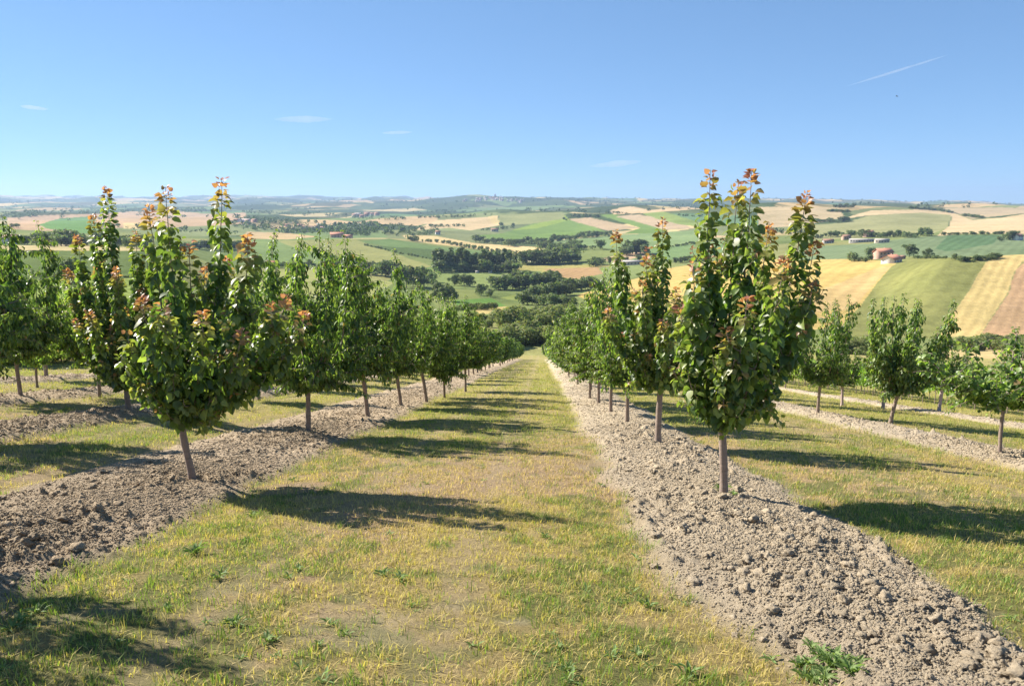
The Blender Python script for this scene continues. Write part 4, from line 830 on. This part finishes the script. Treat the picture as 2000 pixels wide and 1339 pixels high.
def town_house(px, py, w, h, wm, rm, label, cat, group=None, spire=0):
    x, y, z = at(px, py)[0]; k = y / FPX; W2 = w * k / 2; H = h * k; g = Geo(); Rr = W2 * .6
    v = [(sx * W2, sy * W2 * .7, zz) for zz in (-H * .6, H) for sx, sy in ((-1, -1), (1, -1), (1, 1), (-1, 1))]
    g.add(v, np.array([(0, 1, 5, 4), (1, 2, 6, 5), (2, 3, 7, 6), (3, 0, 4, 7)]))
    o = 1.15; zt = H + (spire * k if spire else Rr); b = H * .98
    g.add([(-W2 * o, -W2 * .8, b), (W2 * o, -W2 * .8, b), (W2 * o, W2 * .8, b), (-W2 * o, W2 * .8, b), (-W2 * (0 if spire else o), 0, zt), (W2 * (.02 if spire else o), 0, zt)],
          [np.array([(0, 1, 5, 4), (2, 3, 4, 5), (0, 3, 2, 1)]), np.array([(1, 2, 5), (3, 0, 4)])])
    ob = put('church_tower' if spire else 'town_house', mesh_np('town_house', np.concatenate(g.v), [np.concatenate(q) for q in g.f.values()], [WM[wm], RM[rm]], matidx=[0] * 4 + [1] * 5), None, (x, y, z))
    ob.rotation_euler = (0, 0, rh.uniform(-.6, .6)) if not spire else (0, 0, 0); tag(ob, label, cat, group)
for i in range(60):
    px = np.clip(rh.normal(965, 27), 905, 1040); top = 385 + abs(px - 962) * .10
    town_house(px, top + rh.uniform(.5, 6), rh.uniform(2, 4.5), rh.uniform(1.4, 2.6), rh.choice(['white', 'cream', 'grey', 'cream']), rh.choice(['grey', 'brown', 'grey']), 'tiny pale house of the hilltop town on the skyline', 'house', 'hilltop town houses')
town_house(967, 386, 2.6, 4.5, 'brick', 'brown', 'church tower with pointed roof above the hilltop town', 'tower', None, 4)

# ------------------------------------------------------------------ grass, weeds, clods, straw
def blades():
    rng = np.random.RandomState(606); PU, PV = [], []
    for v0, v1, dens, half in ((2.4, 8, 560, .86), (8, 14, 190, .82), (14, 26, 46, .80), (26, 46, 12, .78), (46, 100, 2.6, .76)):
        n = int(dens * half * (v1 * v1 - v0 * v0)); v = np.sqrt(rng.uniform(v0 * v0, v1 * v1, n)); PU.append(rng.uniform(-half, half, n) * (v + .6)); PV.append(v)
    X = np.concatenate(PU); Y = np.concatenate(PV); u, v = uv(X, Y)
    z, s = surf_z(X, Y); pat = fbm(u * 1.4, v * 1.4, 4, 127); cl = fbm(u * 2.2, v * 2.2, 3, 141)
    trk = track(u, v); keep = (rng.rand(len(X)) > s * 1.25 - .02) & (rng.rand(len(X)) > trk * .6) & (rng.rand(len(X)) > sstep(.66, .8, pat) * .7) & (rng.rand(len(X)) < .35 + 1.1 * cl)
    X, Y, z, u, v, s = X[keep], Y[keep], z[keep], u[keep], v[keep], s[keep]; n = len(X)
    lush = fbm(u * .7 + 9, v * .4, 4, 113) * .65 + .35 * vnoise(u * 5, v * 5, 117); edge = sstep(.02, .3, s)
    edge = edge * sstep(.35, .6, fbm(u * 1.3, v * 1.3, 3, 181) + .12); kg = np.clip(sstep(.44, .58, lush) + edge * 1.0, 0, 1); gr = rng.rand(n) < .05 + .38 * kg ** 1.5 + .12 * sstep(9, 16, v)
    dryk = sstep(.40, .62, fbm(u * .45, v * .22, 4, 101) + rng.normal(0, .06, n))[:, None]
    cd = np.array([.52, .415, .155]) * (1 - dryk) + np.array([.55, .40, .215]) * dryk; cg = np.array([.20, .275, .06]) * (1 - .4 * dryk) + np.array([.26, .26, .08]) * .4 * dryk
    base = np.where(gr[:, None], cg, cd)
    far = sstep(8, 24, v)[:, None]; base = base * (1 - .5 * far) + np.array([.43, .40, .105]) * .5 * far
    k = 7; N = n * k; rp = lambda a: np.repeat(a, k, 0)
    sc = rp(np.where(v < 8, 1, np.where(v < 14, 1.35, np.where(v < 26, 2.0, np.where(v < 46, 3.2, 5.5)))))
    px = rp(X) + rng.normal(0, .028, N) * sc; py = rp(Y) + rng.normal(0, .028, N) * sc; pz = rp(z) - .004
    lying = rp(~gr) & (rng.rand(N) < .4)
    h = np.where(rp(gr), rng.uniform(.022, .072, N), rng.uniform(.015, .062, N)) * (1 + .5 * rp(edge) * rng.rand(N)) * (.7 + .3 * sc); h *= np.where(rng.rand(N) < .02, 1.8, 1)
    a = rng.uniform(0, 2 * pi, N); ln = h * rng.uniform(.1, 1.1, N); ln = np.where(lying, h * rng.uniform(1.2, 2.2, N), ln); h = np.where(lying, h * .22 + .006, h); w = rng.uniform(.0013, .0030, N) * sc
    dx, dy = np.cos(a), np.sin(a)
    b0 = np.stack([px - dy * w, py + dx * w, pz], 1); b1 = np.stack([px + dy * w, py - dx * w, pz], 1)
    m0 = np.stack([px + dx * ln * .35 - dy * w * .8, py + dy * ln * .35 + dx * w * .8, pz + h * .62], 1); m1 = np.stack([px + dx * ln * .35 + dy * w * .8, py + dy * ln * .35 - dx * w * .8, pz + h * .62], 1)
    tp = np.stack([px + dx * ln, py + dy * ln, pz + h * .95], 1)
    V = np.stack([b0, b1, m1, m0, tp], 1).reshape(-1, 3); i = np.arange(N)[:, None] * 5
    c = rp(base) * rng.uniform(.7, 1.3, (N, 1)) * np.array([1, 1, 1])
    o = put('grass', mesh_np('grass', V, [i + np.array([0, 1, 2, 3]), i + np.array([3, 2, 4])], M['grass'], np.repeat(c, 5, 0)))
    tag(o, 'short mown grass, half dried, between the soil strips', 'grass', kind='stuff')
blades()
def clods():
    rng = np.random.RandomState(717); t = (1 + 5 ** .5) / 2
    V0 = nrm(np.array([(-1, t, 0), (1, t, 0), (-1, -t, 0), (1, -t, 0), (0, -1, t), (0, 1, t), (0, -1, -t), (0, 1, -t), (t, 0, -1), (t, 0, 1), (-t, 0, -1), (-t, 0, 1)]))
    F0 = [(0, 11, 5), (0, 5, 1), (0, 1, 7), (0, 7, 10), (0, 10, 11), (1, 5, 9), (5, 11, 4), (11, 10, 2), (10, 7, 6), (7, 1, 8), (3, 9, 4), (3, 4, 2), (3, 2, 6), (3, 6, 8), (3, 8, 9), (4, 9, 5), (2, 4, 11), (6, 2, 10), (8, 6, 7), (9, 8, 1)]
    def sub(V, F):
        V = [tuple(q) for q in V]; d = {}; out = []
        def mid(a, b):
            k = (min(a, b), max(a, b))
            if k not in d: d[k] = len(V); V.append(tuple(nrm((np.array(V[a]) + np.array(V[b]))[None])[0]))
            return d[k]
        for a, b, c in F: x, y, z = mid(a, b), mid(b, c), mid(c, a); out += [(a, x, z), (b, y, x), (c, z, y), (x, y, z)]
        return np.array(V), out
    V1, F1 = sub(V0, F0); V2, F2 = sub(V1, F1); F1 = np.array(F1); F2 = np.array(F2)
    VV, FF, CC = [], [], []; off = 0
    for v0, v1, dens, smin, smax, lod in ((2.6, 6, 5200, .0045, .060, 1), (6, 10, 2800, .006, .062, 1), (10, 16, 900, .009, .065, 1), (16, 34, 130, .014, .07, 0), (34, 60, 14, .022, .07, 0)):
        for r in ROWS:
            vis = .85 * (v1 + 1) + .5
            if abs(r) - 1.2 > vis: continue
            n = int(dens * (v1 - v0) * 2.3); u = r + rng.normal(0, .62, n); v = rng.uniform(v0, v1, n); X, Y = xy(u, v)
            z, s = surf_z(X, Y); k = (rng.rand(n) < s ** 1.5) & (np.abs(X) < .85 * (Y + 1)) & (rng.rand(n) < .3 + 1.1 * fbm(u * 1.6, v * 1.6, 3, 151)); X, Y, z, u, v = X[k], Y[k], z[k], u[k], v[k]; n = len(X)
            if n == 0: continue
            sz = smin + (smax - smin) * np.where(rng.rand(n) < .0030, rng.uniform(.2, .75, n), np.where(rng.rand(n) < .035, .34 * rng.rand(n) ** 2.2, .11 * rng.rand(n) ** 2))
            T, F = (V1, F1) if lod == 1 else (V0, np.array(F0))
            for q in range(2 if lod == 1 else 1):           # the larger lumps get the finer shape
                big = sz > .014 if lod == 1 else np.ones(n, bool)
                sel = big if q == 0 else ~big
                T, F = ((V2, F2) if q == 0 else (V0, np.array(F0))) if lod == 1 else (V0, np.array(F0))
                m = int(sel.sum())
                if m == 0: continue
                dirs = np.broadcast_to(T, (m, len(T), 3)); sd = rng.uniform(0, 900, (m, 1))
                rr = 1 + 1.7 * (fbm(dirs[..., 0] * 1.7 + sd, dirs[..., 1] * 1.7 + dirs[..., 2] * 1.3 + sd * .37, 3, 161) - .5) + .7 * (vnoise(dirs[..., 0] * 4 + sd, dirs[..., 1] * 5 + dirs[..., 2] * 4, 163) - .5)
                rr = rr * (1 + .30 * (rng.rand(*rr.shape) - .5)); P = dirs * rr[..., None] * sz[sel][:, None, None] * np.stack([rng.uniform(.8, 1.3, m), rng.uniform(.8, 1.3, m), rng.uniform(.55, .9, m)], 1)[:, None]
                an = rng.uniform(0, 6.28, m); ca, sa = np.cos(an)[:, None], np.sin(an)[:, None]
                P = np.stack([P[..., 0] * ca - P[..., 1] * sa, P[..., 0] * sa + P[..., 1] * ca, P[..., 2]], -1)
                P = P + np.stack([X[sel], Y[sel], z[sel] + sz[sel] * .22], 1)[:, None]
                VV.append(P.reshape(-1, 3)); FF.append((F[None] + (np.arange(m) * len(T))[:, None, None]).reshape(-1, 3) + off); off += m * len(T)
                c = np.array([.52, .425, .30]) * rng.uniform(.74, 1.0, (m, 1)) * np.where(u[sel, None] < -1, (.88, .84, .81), (1, 1, 1)); CC.append(np.repeat(c, len(T), 0))  # left clods darkened like their strips, weaker light included in the tint
    m_, n_, b_, L_ = mat('soil_clod'); co = objco(n_); nz = noise(n_, 75, 8, .8, co)
    L_(mixc(n_, 'MULTIPLY', 1.0, attr(n_, 'Col').outputs['Color'], ramp(n_, nz.outputs[0], [(.3, .8), (.7, 1.15)])), b_.inputs['Base Color']); b_.inputs['Roughness'].default_value = .95
    b_.inputs['Specular IOR Level'].default_value = .1; bump(n_, b_, nz.outputs[0], 1.0, .02)
    o = put('soil_clods', mesh_np('soil_clods', np.concatenate(VV), np.concatenate(FF), m_, np.concatenate(CC), smooth=False))
    tag(o, 'dry earth clods strewn over the tilled strips', 'soil clods', kind='stuff')
clods()
WEED = np.array([(0, 0, 0), (.5, 0, .10), (1.0, 0, -.08), (.2, .05, .05), (.55, .11, .13), (.82, .08, .03), (.2, -.06, .05), (.55, -.12, .11), (.82, -.06, .05)])
def weed_mesh(seed, n, size, up):
    rng = np.random.RandomState(seed); a = np.arange(n) * 2.4 + rng.normal(0, .3, n); mid = np.stack([np.cos(a), np.sin(a), up * rng.uniform(.3, 1.6, n)], 1)
    c = np.where(rng.rand(n, 1) < .5, (.15, .22, .075), (.20, .27, .095)) * rng.uniform(.8, 1.2, (n, 1))
    v, f, c = leaves(rng.normal(0, .012, (n, 3)) * np.array([1, 1, .2]), mid, np.tile([0, 0, 1.], (n, 1)) + rng.normal(0, .25, (n, 3)), size * rng.uniform(.6, 1.15, n), c, WEED, LF)
    return mesh_np('weed', v, f, M['grass'], c)
WD = [weed_mesh(801, 9, .085, .6), weed_mesh(802, 15, .10, .7), weed_mesh(803, 8, .07, .5), weed_mesh(804, 26, .15, .9)]
def weed(px, py, k, sc, label, group=None):
    x, y, _ = at(px, py)[0]; z = float(surf_z(np.array([x]), np.array([y]))[0][0]); o = put('weed', WD[k], None, (x, y, z)); o.scale = (sc,) * 3; o.rotation_euler = (0, 0, rw.uniform(0, 6.28)); tag(o, label, 'weed', group)
for px, py, k, sc in ((1600, 1292, 3, .5), (1572, 1312, 3, .5), (1645, 1318, 3, .5), (1590, 1322, 3, .5), (1560, 1296, 3, .45), (1622, 1310, 3, .55), (1580, 1302, 1, .7), (1610, 1318, 1, .7), (1615, 1330, 1, .8), (1585, 1278, 1, .7), (1675, 1310, 1, .75), (1630, 1296, 1, .8), (1660, 1335, 3, .6)):
    weed(px, py, k, sc, 'large leafy green weed at the near edge of the right soil strip', 'leafy weeds by right strip')
for px, py in ((40, 1210), (70, 1195), (20, 1225)): weed(px, py, 1, .85, 'dark leafy weed above the shadow at lower left', 'weeds at lower left')
weed(380, 1080, 3, .75, 'leafy weed in the grass beside the left soil strip'); weed(428, 1130, 1, .9, 'bright leafy weed between the left strip and the lane middle'); weed(1410, 970, 3, .8, 'weed growing at the foot of the tall right apricot'); weed(1432, 985, 1, .8, 'smaller weed right of the tall right apricot foot')
for i in range(90):
    while True:
        px, py = rw.uniform(0, 2000), rw.uniform(860, 1330); x, y, _ = at(px, py)[0]; s_ = surf_z(np.array([x]), np.array([y]))[1][0]
        if s_ < .25 and y < 14: break
    weed(px, py, rw.randint(3), rw.uniform(.4, .85), 'small leafy weed scattered in the dry grass', 'small weeds in the grass')

# ------------------------------------------------------------------ sky: contrail, wisps of cloud, a bird
def vol_mat(name, dens):
    m = bpy.data.materials.new(name); m.use_nodes = True; n = m.node_tree; n.nodes.remove(n.nodes['Principled BSDF']); v = n.nodes.new('ShaderNodeVolumeScatter')
    v.inputs['Color'].default_value = (1, 1, 1, 1); v.inputs['Density'].default_value = dens; n.links.new(v.outputs[0], n.nodes['Material Output'].inputs['Volume']); return m
def lump(name, label, cat, px0, py0, px1, py1, wpx, dist, dens, seed, group=None):
    rng = np.random.RandomState(seed); n = 40; t = np.linspace(0, 1, n); P = []
    for q in t: a, s = pxdir(px0 + (px1 - px0) * q, py0 + (py1 - py0) * q); P.append((a * dist, dist * (1 + .03 * q), s * dist * (1 + .03 * q)))
    w = wpx / 2 * dist / FPX * np.sin(pi * np.clip(t, .012, .988)) ** .6 * (.7 + .6 * fbm(t * 9, t * 0, 3, seed))
    g = Geo(); g.tube(np.array(P), w, 14); o = put(name, g.mesh(name, vol_mat(name, dens / (w.max() * 2)), True)); tag(o, label, cat, group)
lump('contrail', 'thin white aircraft trail slanting up in the right part of the sky', 'contrail', 1652, 169, 1878, 107, 5, 24000, .2, 5)
lump('cloud', 'faint white wisp of cloud in the sky left of centre', 'cloud', 535, 233, 640, 233, 13, 26000, .32, 6)
lump('cloud', 'faint wisp of cloud low above the hills right of centre', 'cloud', 1150, 325, 1262, 315, 12, 26000, .3, 7)
lump('cloud', 'tiny wisp of cloud high near the left edge', 'cloud', 38, 207, 68, 214, 8, 26000, .4, 8)
lump('cloud', 'very faint small wisp below the wisp left of centre', 'cloud', 745, 260, 800, 258, 7, 26000, .25, 9)
def bird():
    a, t = pxdir(1752, 188); d = 130.; g = Geo(); x = np.linspace(-1, 1, 9)
    g.tube(np.array([(-.02, -.17, 0), (0, -.12, 0), (0, 0, .01), (0, .12, 0), (0, .20, -.01)]), [.008, .035, .055, .04, .006], 8)
    for s in (-1, 1):
        v = [(s * .03, -.07, .02), (s * .03, .09, .02), (s * .22, .10, .07), (s * .22, -.02, .07), (s * .42, .0, .03), (s * .42, -.05, .03)]; v += [(p, q, r - .012) for p, q, r in v]
        g.add(v, np.array([(0, 1, 2, 3), (3, 2, 4, 5), (6, 9, 8, 7), (9, 11, 10, 8), (1, 7, 8, 2), (2, 8, 10, 4), (0, 3, 9, 6), (3, 5, 11, 9), (4, 10, 11, 5)]))
    o = put('bird', g.mesh('bird', plain('bird_feather', (.03, .03, .035), .7), True), None, (a * d, d, t * d)); o.rotation_euler = (.1, .2, .7); tag(o, 'dark bird flying below the aircraft trail', 'bird')
bird()

# ------------------------------------------------------------------ haze
g = Geo(); g.box(-14500, 14500, -60, 13400, ZLOW - 1.5, ZTOP + 45)
m = bpy.data.materials.new('haze'); m.use_nodes = True; n = m.node_tree; n.nodes.remove(n.nodes['Principled BSDF']); v = n.nodes.new('ShaderNodeVolumePrincipled')
v.inputs['Color'].default_value = (.52, .70, 1.0, 1); v.inputs['Density'].default_value = 7.5e-5; v.inputs['Anisotropy'].default_value = .2
n.links.new(v.outputs[0], n.nodes['Material Output'].inputs['Volume'])
tag(put('haze', g.mesh('haze', m)), 'pale blue summer haze over the valley', 'haze', kind='stuff')
